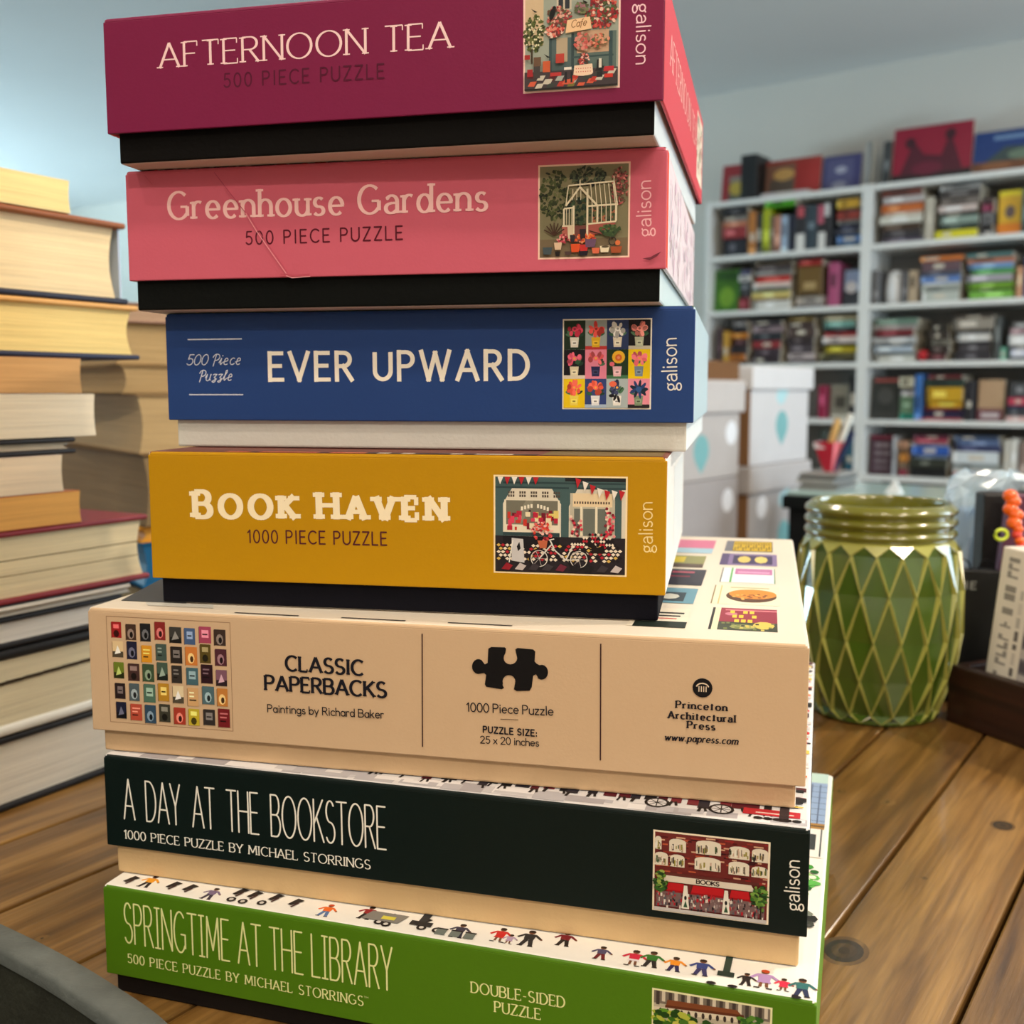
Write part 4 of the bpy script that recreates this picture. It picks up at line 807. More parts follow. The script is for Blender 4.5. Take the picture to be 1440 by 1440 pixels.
for k in range(26): x, y = random.uniform(0, .9), random.uniform(0, .17); c = random.choice([(190, 60, 50), (60, 70, 66), (206, 200, 186), (120, 116, 60), (40, 36, 40), (170, 176, 170), (90, 40, 44), (214, 96, 70)]); a.poly([(x, y), (x+.07, y-.005), (x+.1, y+.05), (x+.03, y+.05)], c)
a.rect(0, 0, 1, .018, (40, 34, 38))
a.poly([(.53, .14), (.74, .15), (.73, .25), (.54, .24)], (246, 216, 190)); a.ell(.635, .145, .1, .02, (246, 216, 190), 12)
for k in range(14): a.ell(.56+.025*(k % 7), .17+.035*(k//7), .006, .006, (200, 80, 70), 6)
for (x, y, wd, h, c) in ((.2, .19, .08, .12, (206, 96, 60)), (.34, .28, .09, .1, (190, 70, 60)), (.1, .13, .07, .14, (70, 66, 66)), (.03, .15, .06, .08, (170, 44, 50)), (.43, .2, .08, .03, (240, 236, 226)), (.44, .06, .02, .12, (36, 40, 44)), (.5, .06, .02, .12, (36, 40, 44)), (.78, .18, .06, .11, (36, 36, 40)), (.8, .2, .03, .1, (226, 220, 206)), (.78, .1, .06, .06, (40, 40, 44)), (.86, .16, .1, .05, (196, 50, 60)), (.86, .09, .09, .04, (210, 60, 50)), (.1, .26, .08, .1, (110, 84, 66)), (.0, .34, .06, .05, (170, 50, 50)), (.28, .14, .12, .04, (190, 60, 60))): a.rect(x, y, x+wd, y+h, c)
Rt = ab.right
Rt.text('AFTERNOON TEA', (.022, .017), (.155, .017), .011, (255, 200, 190), **RS)
Rt.rect(.160, .006, .196, .036, (236, 226, 206))
random.seed(81)
for k in range(60): y = random.uniform(.161, .192); z = random.uniform(.007, .033); Rt.rect(y, z, y+.003, z+.003, random.choice([(190, 90, 80), (130, 140, 110), (220, 190, 170), (96, 110, 100), (226, 214, 196)]))
Rt.rect(.0003, .0005, .0016, ab.hl-.001, (190, 16, 30))
ab.done()
# ------------------------------------------------------------------ the stack of books at the left
BD = Vector((.489, .872, 0))                        # long page edges run this way (to the right and away)
BYAW = math.atan2(BD.y, BD.x)
PA = at_z(0, 1145, TABLE)                           # lowest book, at the edge of the photo
ZB = TABLE+.0002
def edge_t(px):                                     # distance along the page edge at which it is seen at photo column px
    k = (px-720)/FPX; return (PA.x-k*PA.y)/(k*BD.y-BD.x)
def book(label, h, px_end, pages, cover, board=.0022, over=.003, length=.225, width=.150, dt=0.0, back=0.0, hard=True, wav=0.0, top_in=None, yaw=0.0, stripes=(), endstrip=None):
    """lying book; local x along the visible page edge (0 = far end), local y away from the viewer's side"""
    global ZB
    t = edge_t(px_end); p = PA+BD*(t+dt); p = Vector((p.x, p.y, ZB)) + Vector((-BD.y, BD.x, 0))*back
    th = thing('book', label, 'book', p, BYAW+yaw, 'books in the pile at the left')
    pg = MB(); L, Wd = length, width
    z0, z1 = (board, h-board) if hard else (.0004, h-.0004)
    o = over if hard else 0
    # page block: slightly hollow at the far end
    n = 10; ring = []
    for i in range(n+1):
        v = i/n; hol = .0035*math.sin(math.pi*v) if hard else .0008*math.sin(math.pi*v)
        ring.append((z0+(z1-z0)*v, hol, wav*math.sin(2.2*math.pi*v)))
    for i in range(n):
        (za, ha, wa), (zb, hb_, wb) = ring[i], ring[i+1]
        x0a, x0b = -o-ha, -o-hb_
        pg.poly([(-L+o, o+wa, za), (x0a, o+wa, za), (x0b, o+wb, zb), (-L+o, o+wb, zb)], lin(pages), 0, True)
        pg.poly([(x0a, o+wa, za), (x0a, Wd, za), (x0b, Wd, zb), (x0b, o+wb, zb)], lin(pages), 0, True)
        pg.poly([(-L+o, Wd, za), (-L+o, o+wa, za), (-L+o, o+wb, zb), (-L+o, Wd, zb)], lin(pages), 0, True)
    pg.poly([(-L+o, o, z1), (-o, o, z1), (-o, Wd, z1), (-L+o, Wd, z1)], lin(pages)); pg.poly([(-L+o, Wd, z0), (-o, Wd, z0), (-o, o, z0), (-L+o, o, z0)], lin(pages))
    for (f0, f1, c) in stripes:                     # gaps between signatures
        pg.box((-L+o, o-.0002, z0+(z1-z0)*f0), (-o-.0025, o+.004, z0+(z1-z0)*f1), lin(c))
    pg.build('page_block', M_PAGES, th)
    cv = MB(); cl = lin(cover); b = board if hard else .0004
    cv.box((-L, 0, 0), (0, Wd, b), cl, bev=b*.42, seg=3); cv.box((-L, 0, h-b), (0, Wd, h), lin(top_in) if top_in else cl, bev=b*.42, seg=3)
    cv.box((-L, Wd, 0), (0, Wd+b, h), cl, bev=b*.3)
    if endstrip: cv.box((-.0016, .006, b), (-.0002, Wd, h-b), lin(endstrip))
    cv.build('cover', M_COVER, th)
    ZB += h+.0003
    return th
book('white paged hardback with black cover, lowest in the left pile', .0405, 215, (240, 234, 222), (18, 18, 24), .0035, .003, .23, .16)
p = book('thick cream hardback with a jagged line across its deckled pages', .0475, 172, (236, 226, 196), (240, 240, 234), .0062, .002, .23, .16, top_in=(20, 22, 26))
book('white paged book above the deckled hardback, black board under it', .0170, 165, (238, 234, 228), (20, 20, 26), .0030, .003, .22, .15)
mg = book('thin dark paperback with a curled white page under the red hardback', .0060, 175, (206, 200, 190), (44, 48, 56), .0004, 0, .22, .15, hard=False, wav=.0015)
book('dark red hardback with three blocks of cream pages in the left pile', .0395, 205, (230, 212, 172), (132, 30, 40), .0032, .0032, .23, .155, stripes=((.35, .365, (150, 130, 96)), (.60, .615, (120, 100, 70))))
book('small orange tinted paperback lying on the dark red hardback', .0182, 110, (226, 168, 92), (206, 120, 60), .0006, 0, .18, .11, hard=False)
book('small pinkish cream paperback above the orange tinted one', .0205, 87, (236, 214, 184), (226, 206, 186), .0006, 0, .18, .11, hard=False)
book('thin black covered booklet under the smooth cream book', .0092, 108, (206, 190, 166), (22, 16, 18), .0028, .003, .2, .13)
book('smooth cream paperback, its pages crossed by a slanting shadow', .0238, 136, (236, 222, 196), (230, 216, 190), .0006, 0, .2, .13, hard=False)
book('brown edged paperback directly beneath the navy board of the yellow paged hardback', .0195, 119, (206, 160, 106), (190, 140, 96), .0006, 0, .18, .11, hard=False)
book('yellow paged hardback with overhanging navy board, third from the top at left', .0318, 203, (240, 212, 140), (30, 36, 66), .0030, .0035, .23, .155, top_in=(226, 170, 96))
book('thick pale paged hardback with orange brown jacket, second from the top at left', .0470, 190, (246, 222, 176), (20, 26, 50), .0034, .0055, .23, .155, top_in=(150, 84, 36), endstrip=(186, 200, 220))
book('pale yellow paperback, topmost of the left pile', .0178, 114, (250, 226, 158), (246, 224, 170), .0006, 0, .18, .11, hard=False)
# jagged dark line across the deckled pages
mb = MB(); pts = []
for i in range(14): x = -.155+i*.012; pts += [(x, .0014, .0275+.0002*i), (x+.010, .0014, .0283+.0002*i)]
for a1, b1 in zip(pts, pts[1:]): mb.box((min(a1[0], b1[0]), .0012, min(a1[2], b1[2])-.0004), (max(a1[0], b1[0])+.0006, .0022, max(a1[2], b1[2])+.0005), lin((70, 60, 48)))
mb.build('deckle_gap', M_MATTE, p)
# ------------------------------------------------------------------ the stack of paperbacks behind it
BB = Vector((-.283, .83, TABLE+.0002)); zb = 0
for i, (h, lab, pc, cc, off, cat) in enumerate(((.038, 'navy book at the foot of the blurred stack behind the left pile', (200, 186, 150), (30, 40, 70), 0, 1), (.0352, 'black book second from the foot of the blurred stack behind the left pile', (190, 176, 140), (24, 24, 28), .004, 1),
        (.035, 'teal blue book low in the blurred stack behind the left pile', (0, 100, 150), (0, 104, 156), .004, 1), (.012, 'orange yellow booklet lying on the teal blue book', (226, 160, 40), (230, 160, 40), .004, 1),
        (.056, 'thick shadowed tan paperback above the orange yellow booklet', (150, 126, 90), (120, 96, 66), .0, 0), (.046, 'tan paperback with bright right corner in the blurred stack', (196, 168, 122), (160, 132, 94), .003, 0),
        (.022, 'wavy paged tan paperback third from the top of the blurred stack', (176, 148, 104), (150, 124, 86), .016, 0), (.032, 'tan paperback second from the top of the blurred stack', (184, 156, 110), (160, 130, 90), .020, 0), (.015, 'rosy tan paperback topmost of the blurred stack behind the pile', (180, 150, 124), (170, 136, 120), .016, 0))):
    yb = R(38) + (.05*math.sin(i*2.3))
    t = thing('book', lab, 'book', BB+Vector((-off, off*.4, zb)), yb, 'books in the blurred stack behind the left pile')
    pg = MB(); Lx, Ly = .20, .14
    vs = []; fs = []
    for j in range(5):
        zz = .001+(h-.002)*j/4; bow = .003*math.sin(math.pi*j/4)
        for (x, y) in ((bow, 0), (bow, .11), (0, .22), (.12, .22), (.12, bow), (.06, bow*.5)): vs.append((x, y, zz))
    for j in range(4):
        for k in range(6): fs.append((j*6+k, j*6+(k+1) % 6, (j+1)*6+(k+1) % 6, (j+1)*6+k))
    pg.mesh(vs, fs, lin(pc), 0, False); pg.build('page_block', M_PAGES if i not in (2, 3) else M_COVER, t)
    cv = MB(); cv.box((-.002, -.002, 0), (.122, .222, .0012), lin(cc), bev=.0003); cv.box((-.002, -.002, h-.0012), (.122, .222, h), lin(cc), bev=.0003); cv.box((.1215, -.002, 0), (.123, .222, h), lin(cc)); cv.build('cover', M_MATTE, t)
    zb += h+.0003
# ------------------------------------------------------------------ green faceted vase
VB = at_z(1237, 1022, TABLE); VC = Vector((VB.x+.0085, VB.y+.040, TABLE+.0003))
vt = thing('vase', 'green glazed ceramic vase with diamond facets and ringed neck, on the table at right', 'vase', VC)
GB, GR = lin((70, 98, 26)), lin((172, 172, 84))
vb = MB(); NV_ = 20
lv = [(-.018, .0415), (.0069, .0455), (.0322, .0538), (.0594, .0576), (.0910, .0574), (.1170, .0540)]
def node(k, j):
    z, r = lv[k]; a = 2*math.pi*(j+.5*(k % 2))/NV_+.12
    if z < 0: z, r = .0012, .0438
    return Vector((r*math.cos(a), r*math.sin(a), z))
def push(p, d): r = math.hypot(p.x, p.y); return Vector((p.x*(r-d)/r, p.y*(r-d)/r, p.z))
for k in range(1, len(lv)):
    for j in range(NV_):
        L_, R_ = node(k, j), node(k, j+1); jj = j if k % 2 == 0 else j+1
        dn = node(k-1, jj); c = (L_+R_)/2; f = .10
        if k+1 < len(lv): up = node(k+1, jj)
        else: up = (L_+R_)/2; up = push(Vector((up.x, up.y, .1240)), .0030)
        Li, Ri, Ui, Di = push(L_.lerp(c, f), .0028), push(R_.lerp(c, f), .0028), up.lerp(c, f), dn.lerp(c, f)
        # thin raised ridges where the glaze breaks lighter, then two folded halves
        for (p, q, pi, qi) in ((L_, up, Li, Ui), (up, R_, Ui, Ri), (R_, dn, Ri, Di), (dn, L_, Di, Li)): vb.poly([p, q, qi, pi], GR)
        vb.poly([Li, Ri, Ui], GB); vb.poly([Li, Di, Ri], GB)
        if k+1 == len(lv):
            a_ = node(k, j); u2 = (node(k, j-1)+a_)/2; u2 = push(Vector((u2.x, u2.y, .1240)), .0030); vb.poly([a_, up, Vector((up.x*.93, up.y*.93, .1266)), Vector((u2.x*.93, u2.y*.93, .1266)), u2], GR)
vb.lathe([(.0, .0), (.0405, .0), (.0436, .0012), (.0430, .004)], GB, n=60)
vb.build('body', M_GLAZE, vt)
nk = MB(); prof = [(.0470, .1240)]
for i in range(3):
    z = .1252+i*.0078
    for t in range(9): a = math.pi*t/8; prof.append((.0478+.0034*math.sin(a), z+.0078*t/8))
prof += [(.0472, .1494), (.0462, .1498), (.0455, .1490), (.0450, .1460), (.0446, .1230), (.0480, .1000), (.0480, .0300), (.030, .010), (0, .009)]
nk.lathe(prof, lin((112, 112, 26)), n=80); nk.build('neck', M_GLAZE, vt)

# ------------------------------------------------------------------ dark wooden crate and what it holds
C0 = at_z(1330, 1014, TABLE); CE = Vector((.40, -.917, 0)).normalized(); CYAW = math.atan2(CE.y, CE.x)
ct = thing('wooden_tray', 'dark brown wooden tray holding books and shredded paper, beside the green vase', 'tray', (C0.x, C0.y, TABLE+.0003), CYAW)
def tray_part(nm, a, b):
    m = MB(); m.box(a, b, (.3, .9, .5), bev=.0012); m.build(nm, M_DARKWOOD, ct)
CL, CW_, CH = .30, .22, .040
tray_part('side_board', (0, 0, 0), (CL, .009, CH)); tray_part('side_board', (0, CW_-.009, 0), (CL, CW_, CH))
tray_part('end_board', (0, .0092, 0), (.009, CW_-.0092, CH)); tray_part('end_board', (CL-.009, .0092, 0), (CL, CW_-.0092, CH)); tray_part('bottom_board', (.0092, .0092, 0), (CL-.0092, CW_-.0092, .006))
CM = Matrix.Translation((C0.x, C0.y, TABLE+.0003)) @ Matrix.Rotation(CYAW, 4, 'Z')
def cw(x, y, z): return CM @ Vector((x, y, z))
# white puzzle box leaning in the tray
wt = thing('puzzle_box', 'white puzzle box with grey lettering and dark picture, standing in the dark wooden tray', 'puzzle box', cw(.017, .0115, .0066), CYAW)
wt.rotation_euler = (R(-3), R(4), CYAW)
m = MB(); m.box((0, 0, 0), (.165, .032, .118), lin((232, 226, 214)), bev=.0012)
a = Art(m, lambda u, v, o: (u*.64, -o, v), None, {'k': 0}); random.seed(90)
y = .112
while y > .012:
    hh = random.uniform(.0025, .005); a.rect(.010, y-hh, .0235, y-hh*.62, (150, 146, 140)); a.rect(.010 if random.random() < .5 else .0185, y-hh, .015 if random.random() < .5 else .0235, y, (150, 146, 140)); y -= hh+.0010
    if random.random() < .22: y -= .004
y = .092
while y > .01: hh = random.uniform(.003, .009); a.rect(.029+random.uniform(0, .001), y-hh, .034, y, random.choice([(206, 200, 190), (190, 186, 178), (214, 208, 198), (110, 106, 104)])); y -= hh+.002
a.rect(.040, .004, .160, .083, (120, 116, 122)); a.rect(.055, .004, .160, .083, (50, 40, 46))
for k in range(9): a.rect(.0405, .006+k*.0085, .0545, .0125+k*.0085, random.choice([(196, 190, 186), (90, 86, 96), (150, 130, 120), (60, 50, 56)]))
for k in range(70): x, z = random.uniform(.056, .156), random.uniform(.006, .08); a.ell(x, z, random.uniform(.002, .006), random.uniform(.002, .005), random.choice([(206, 80, 60), (220, 110, 70), (190, 60, 60), (40, 34, 44), (226, 200, 190), (150, 60, 60), (70, 60, 76)]), 8)
a.rect(.042, .088, .060, .112, (150, 130, 130)); a.rect(.045, .092, .056, .099, (190, 150, 150)); a.rect(.045, .102, .056, .109, (90, 70, 76)); a.rect(.064, .086, .110, .113, (90, 84, 110)); a.rect(.068, .090, .1, .1, (190, 186, 206)); a.rect(.058, .0835, .16, .0855, (214, 208, 198))
m.build('lid', M_PRINT, wt)
# black book, purple book, shredded paper, bead string, film wrapped bundle
bk = thing('book', 'tall black book standing on the table behind the dark tray, right of the wrapped bundle', 'book', (.346, .790, TABLE+.0003), R(-8))
m = MB(); m.box((0, 0, 0), (.034, .022, .151), lin((13, 12, 16)), bev=.0015); m.build('cover', M_COVER, bk)
m = MB(); m.box((.002, .002, .003), (.0345, .020, .1515), lin((40, 36, 38))); m.build('page_block', M_PAGES, bk)
bp_ = thing('book', 'slim plum purple book leaning against the tall black book behind the tray', 'book', (.3405, .768, TABLE+.0020), 0)
bp_.rotation_euler = (0, R(5), R(-10))
m = MB(); m.box((0, 0, 0), (.015, .010, .152), lin((92, 44, 74)), bev=.0012); m.build('cover', M_COVER, bp_)
m = MB(); m.box((.002, .0015, .002), (.0154, .0085, .1524), lin((150, 110, 130))); m.build('page_block', M_PAGES, bp_)
bx = thing('paper_bag', 'small black paper bag with white lettering between the vase and the white puzzle box', 'paper bag', (.314, .772, TABLE+.0003), R(-14))
m = MB(); m.box((0, 0, 0), (.040, .014, .098), lin((16, 16, 19)), bev=.001); a = Art(m, lambda u, v, o: (u, -o, v), None, {'k': 0})
for (x0, x1, z0, z1) in ((.010, .011, .084, .090), (.0135, .0145, .084, .090), (.011, .0135, .0868, .0876), (.0165, .0175, .084, .090), (.0175, .0205, .0892, .090), (.0175, .020, .0868, .0876), (.0175, .0205, .084, .0848)): a.rect(x0, z0, x1, z1, (176, 178, 176))
m.build('body', M_COVER, bx)
for x in (.012, .028):
    m = MB(); m.tube([(x-.006, .007, .096), (x-.004, .007, .103), (x, .007, .105), (x+.004, .007, .103), (x+.006, .007, .096)], .0007, lin((30, 30, 34)), 0, 6); m.build('handle', M_MATTE, bx)
m = MB(); random.seed(95)
for k in range(150):
    p = Vector((random.uniform(.02, .26), random.uniform(.045, .20), random.uniform(.035, .088 if k % 3 else .128)))
    if p.x < .20 and p.y < .062: continue
    d = Vector((random.uniform(-1, 1), random.uniform(-1, 1), random.uniform(-.35, .35))).normalized()*random.uniform(.012, .026)
    b2 = Vector((random.uniform(-1, 1), random.uniform(-1, 1), random.uniform(-.2, .6)))*.008
    pts = [cw(*(p-d)), cw(*(p-d*.3+b2)), cw(*(p+d*.4+b2)), cw(*(p+d))]
    m.tube(pts, random.uniform(.0006, .0014), lin(random.choice([(110, 70, 52), (80, 50, 40), (150, 110, 84), (60, 40, 34), (130, 90, 70), (44, 34, 32)])), 0, 5, False)
m.box((.012, .085, .007), (.28, .20, .042), lin((60, 44, 36)), M=CM, bev=.01)
tag(m.build('shredded_paper', M_MATTE), 'brown shredded paper filling the dark wooden tray', 'shredded paper', None, 'stuff')
bs = MB(); pts = [at_d(*q) for q in ((1421, 697, .735), (1425, 705, .734), (1421, 716, .733), (1429, 724, .731), (1426, 735, .730), (1432, 744, .728), (1430, 752, .727), (1434, 760, .726), (1436, 768, .725), (1439, 776, .724), (1444, 786, .722), (1448, 797, .720), (1452, 808, .719))]
for i, p in enumerate(pts): bs.ball(p, .0052 if i < 5 else .0036, lin((244, 100, 16) if i < 5 or i % 2 else (214, 56, 40)), 0, (1, 1, .85), 12, 8)
bs.tube(pts, .0009, lin((200, 70, 30)), 0, 6)
o = bs.build('bead_string', M_GLOSS); tag(o, 'bright orange and red bead string hanging out of the dark tray', 'bead string')
rg = MB(); q = at_d(1408, 752, .726); rg.tube([q+Vector((.0042*math.cos(t*.524), 0, .0036*math.sin(t*.524))) for t in range(13)], .0012, lin((206, 226, 60)), 0, 8, False)
tag(rg.build('ring', M_GLOSS), 'tiny lime green ring lying in the shredded paper', 'ring')
# film wrapped bundle: crumpled flaring sleeve round a slim packet
fm = MB(); random.seed(97); n = 22; rows_ = [(.0006, .010, -.002), (.05, .011, -.003), (.09, .012, -.003), (.110, .014, -.002), (.128, .017, 0), (.142, .020, .003), (.152, .025, .009), (.159, .027, .014), (.163, .020, .018)]
ctr = Vector((.361, .85, TABLE)); vs = []
for (z, r, dx) in rows_:
    for k in range(n):
        a_ = 2*math.pi*k/n; rr = r*(1+.20*math.sin(a_*5+z*60)+random.uniform(-.12, .12)); vs.append((ctr.x+dx+rr*math.cos(a_), ctr.y+rr*math.sin(a_)*.8, TABLE+z+random.uniform(-.003, .004)*(z > .02)))
fs = [(i*n+k, i*n+(k+1) % n, (i+1)*n+(k+1) % n, (i+1)*n+k) for i in range(len(rows_)-1) for k in range(n)]
fb = thing('wrapped_bundle', 'bundle wrapped in crinkled clear film, standing behind the green vase beside the tray', 'wrapped bundle', (0, 0, 0))
fm.mesh(vs, fs, lin((220, 236, 246)), 0, False); fm.build('film', M_FILM, fb)
m = MB(); m.box((ctr.x-.009, ctr.y-.006, TABLE+.0008), (ctr.x+.006, ctr.y+.006, TABLE+.135), lin((130, 170, 214)), bev=.003); m.build('packet', M_MATTE, fb); rebase(fb, ctr)

# ------------------------------------------------------------------ grey painted tray, near left corner
gt = thing('painted_tray', 'dark grey chalk painted tray with rounded worn rim, cut off at the lower left', 'tray', (0, 0, 0))
RZ = TABLE+.036
outer = [at_z(x, y, RZ) for x, y in ((-70, 1262), (0, 1295), (60, 1323), (120, 1355), (170, 1386), (215, 1415), (245, 1440), (268, 1474), (280, 1520))]
# close the outline outside the photo as a rounded oblong
d1 = (outer[-1]-outer[-2]).normalized(); d0 = (outer[0]-outer[1]).normalized()
outer = [outer[0]+d0*.20, outer[0]+d0*.10]+outer
nx_ = Vector((-d0.y, d0.x, 0)); nx_ = nx_ if nx_.y < 0 else -nx_
e_ = outer[-1]
outer += [e_+Vector((-.004, -.03, 0)), e_+Vector((-.02, -.06, 0)), e_+Vector((-.06, -.085, 0)), outer[0]+nx_*.26+Vector((.10, 0, 0)), outer[0]+nx_*.24, outer[0]+nx_*.12]
def smooth(pts, it=2):
    for _ in range(it):
        q = []
        for i in range(len(pts)): a_, b_ = pts[i], pts[(i+1) % len(pts)]; q += [a_*.75+b_*.25, a_*.25+b_*.75]
        pts = q
    return pts
outer = smooth(outer, 2); cen = sum(outer, Vector())/len(outer)
def inset(d, z):
    r = []; m_ = len(outer)
    for i in range(m_):
        t = (outer[(i+1) % m_]-outer[i-1]).normalized(); nn = Vector((-t.y, t.x, 0))
        if nn.dot(cen-outer[i]) < 0: nn = -nn
        p = outer[i]+nn*d; r.append(Vector((p.x, p.y, z)))
    return r
def loft(mb, rings, col, close_last=False):
    m_ = len(rings[0]); vs = [p for r in rings for p in r]
    mb.mesh(vs, [(i*m_+k, i*m_+(k+1) % m_, (i+1)*m_+(k+1) % m_, (i+1)*m_+k) for i in range(len(rings)-1) for k in range(m_)], col, 0, True)
    if close_last: mb.poly(rings[-1], col)
GC, GD = lin((96, 102, 100)), lin((50, 52, 44))
m = MB(); loft(m, [inset(.0006, RZ-.006), inset(0, RZ-.002), inset(.0012, RZ), inset(.0105, RZ), inset(.0118, RZ-.0015), inset(.0120, RZ-.005)], GC); m.build('rim', M_GREY, gt)
m = MB(); loft(m, [inset(.0015, RZ-.0055), inset(.004, TABLE+.0006)], GD); loft(m, [inset(.0105, RZ-.004), inset(.0125, TABLE+.006)], GD); m.build('wall', M_GREY, gt)
m = MB(); loft(m, [inset(.0041, TABLE+.0006), inset(.0125, TABLE+.0058)], GD, True); m.build('bottom', M_GREY, gt); rebase(gt, (cen.x, cen.y, TABLE+.0005))

# ------------------------------------------------------------------ cardboard cartons in the background
CY = R(52); ce = Vector((math.cos(CY), math.sin(CY), 0)); cn = Vector((-math.sin(CY), math.cos(CY), 0))
cx0 = at_d(1055, 600, 3.3); cx0.z = 0
def carton(label, off, wid, z0, h, col, lidh, logo, sticker=None, deep=.36, flap=False):
    p = cx0+ce*off; t = thing('carton', label, 'carton', (p.x, p.y, z0), CY, 'white cartons stacked in front of the bookcase')
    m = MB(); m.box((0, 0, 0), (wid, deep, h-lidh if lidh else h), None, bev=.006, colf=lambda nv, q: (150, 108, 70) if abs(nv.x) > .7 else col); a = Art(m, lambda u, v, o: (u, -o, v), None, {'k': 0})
    if logo: a.ell(wid*logo[0], h*logo[1], .046, .046, (130, 186, 188), 14); a.poly([(wid*logo[0]-.03, h*logo[1]-.036), (wid*logo[0]+.03, h*logo[1]-.036), (wid*logo[0], h*logo[1]-.066)], (130, 186, 188))
    if logo and len(logo) > 2: a.ell(wid*logo[0]-.01, h*logo[2], .035, .026, (186, 222, 226), 12); a.ell(wid*logo[0]+.02, h*logo[2]+.02, .02, .026, (186, 222, 226), 10)
    if sticker: a.ell(wid*sticker[0], h*sticker[1], .036, .036, (246, 246, 250), 14)
    m.build('body', M_CARTON, t)
    if lidh:
        m = MB(); m.box((-.012, -.012, h-lidh+.0005), (wid+.012, deep+.012, h), lin(tuple(min(255, q+8) for q in col)), bev=.006); m.build('lid', M_CARTON, t)
    if flap:
        m = MB(); m.box((.02, .0, h), (wid-.01, .006, h+.055), lin((124, 84, 50)), bev=.002); m.build('flap', M_CARTON, t)
    return t
TOPZ = CAMZ+(549-516)/FPX*3.42
WHT = (218, 214, 214)
hr = TOPZ-.306
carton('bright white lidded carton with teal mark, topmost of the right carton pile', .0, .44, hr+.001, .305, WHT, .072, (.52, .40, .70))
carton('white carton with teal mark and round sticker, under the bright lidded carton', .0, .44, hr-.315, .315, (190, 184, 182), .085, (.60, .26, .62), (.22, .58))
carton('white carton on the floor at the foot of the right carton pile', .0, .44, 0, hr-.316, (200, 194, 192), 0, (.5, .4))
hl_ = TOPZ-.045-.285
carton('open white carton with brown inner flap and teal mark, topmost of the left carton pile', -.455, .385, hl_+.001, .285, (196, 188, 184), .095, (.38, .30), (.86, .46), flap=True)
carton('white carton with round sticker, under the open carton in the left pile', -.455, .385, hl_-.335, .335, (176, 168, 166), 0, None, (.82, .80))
carton('white carton on the floor at the foot of the left carton pile', -.455, .385, 0, hl_-.336, (196, 190, 188), 0, (.5, .4))

# ------------------------------------------------------------------ low display table behind the vase
DC = (1.25, 2.95, 0)
dt = thing('display_table', 'pale teal topped display table with black edge, standing behind the green vase', 'table', DC, YAW)
dz = CAMZ-(692-549)/FPX*3.0
m = MB(); m.box((-.44, -.20, dz-.012), (.62, .20, dz), lin((176, 206, 204)), bev=.003); m.build('tabletop', M_GLOSS, dt)
m = MB(); m.box((-.45, -.21, dz-.05), (.63, .21, dz-.0125), lin((18, 22, 24)), bev=.004); m.build('apron', M_MATTE, dt)
for sx in (-.41, .59):
    for sy in (-.17, .17): m = MB(); m.box((sx-.025, sy-.025, 0), (sx+.025, sy+.025, dz-.0505), lin((20, 22, 24)), bev=.003); m.build('leg', M_MATTE, dt)
DM = Matrix.Translation(DC) @ Matrix.Rotation(YAW, 4, 'Z')
# magazines and gift bag on it
for i in range(5):
    m = MB(); m.box((-.055, -.08, 0), (.055, .08, .0095), lin([(150, 150, 148), (112, 112, 112), (170, 170, 168), (96, 98, 100), (150, 148, 146)][i]), bev=.001)
    q = DM @ Vector((-.375+.006*math.sin(i*2.2), -.06, dz+.0003+i*.0099)); o = m.build('magazine', M_SPINE, None, q, YAW+.05*math.sin(i*1.7))
    tag(o, ['grey magazine lowest in the pile under the red gift bag', 'dark grey magazine second up in the pile under the red gift bag', 'light grey magazine third up in the pile under the red gift bag', 'slate grey magazine fourth up in the pile under the red gift bag', 'mid grey magazine topmost under the red gift bag'][i], 'magazine', 'magazines piled on the display table')
gp = DM @ Vector((-.368, -.05, dz+.0003+5*.0099))
gg = thing('gift_bag', 'red and white paper gift bag stuffed with rolls, beside the white cartons', 'gift bag', gp, YAW)
m = MB(); vs = []
for (z, w0, d0_) in ((0, .016, .016), (.04, .030, .024), (.085, .044, .030)): vs += [(-w0, -d0_, z), (w0*.4, -d0_*1.1, z), (w0, d0_*.4, z), (w0*.6, d0_, z), (-w0, d0_, z)]
m.mesh(vs, [(r*5+k, r*5+(k+1) % 5, r*5+5+(k+1) % 5, r*5+5+k) for r in range(2) for k in range(5)]+[(4, 3, 2, 1, 0)], [lin(c) for c in ((190, 26, 54), (236, 120, 130), (200, 30, 50), (190, 24, 50), (230, 222, 236), (190, 26, 54), (236, 120, 130), (200, 30, 50), (190, 24, 50), (230, 222, 236), (150, 20, 40))], 0)
m.poly([(-.043, -.0285, .066), (-.010, -.0292, .066), (-.008, -.0300, .0845), (-.044, -.0301, .0845)], lin((236, 232, 240)))
m.build('bag', M_SPINE, gg)
for i, (x, y, tx, L_, r, c) in enumerate(((-.016, -.006, .034, .150, .010, (226, 184, 120)), (.000, .010, .050, .165, .009, (240, 240, 234)), (.017, -.006, .045, .115, .008, (50, 56, 90)))):
    m = MB(); m.tube([(x*.6, y*.6, .004), (x+tx*.4, y, L_*.5), (x+tx, y, L_)], r, lin(c), 0, 12)
    o = m.build('paper_roll', M_MATTE, None, gp, YAW); tag(o, ['tan paper roll sticking out of the red gift bag', 'white paper roll, longest in the red gift bag', 'short navy roll at the right of the red gift bag'][i], 'paper roll', 'paper rolls in the gift bag')
m = MB(); m.mesh([(-.022, -.012, 0), (.022, -.012, 0), (.022, .012, 0), (-.022, .012, 0), (0.004, 0, .042)], [(0, 1, 4), (1, 2, 4), (2, 3, 4), (3, 0, 4), (3, 2, 1, 0)], lin((236, 240, 244)))
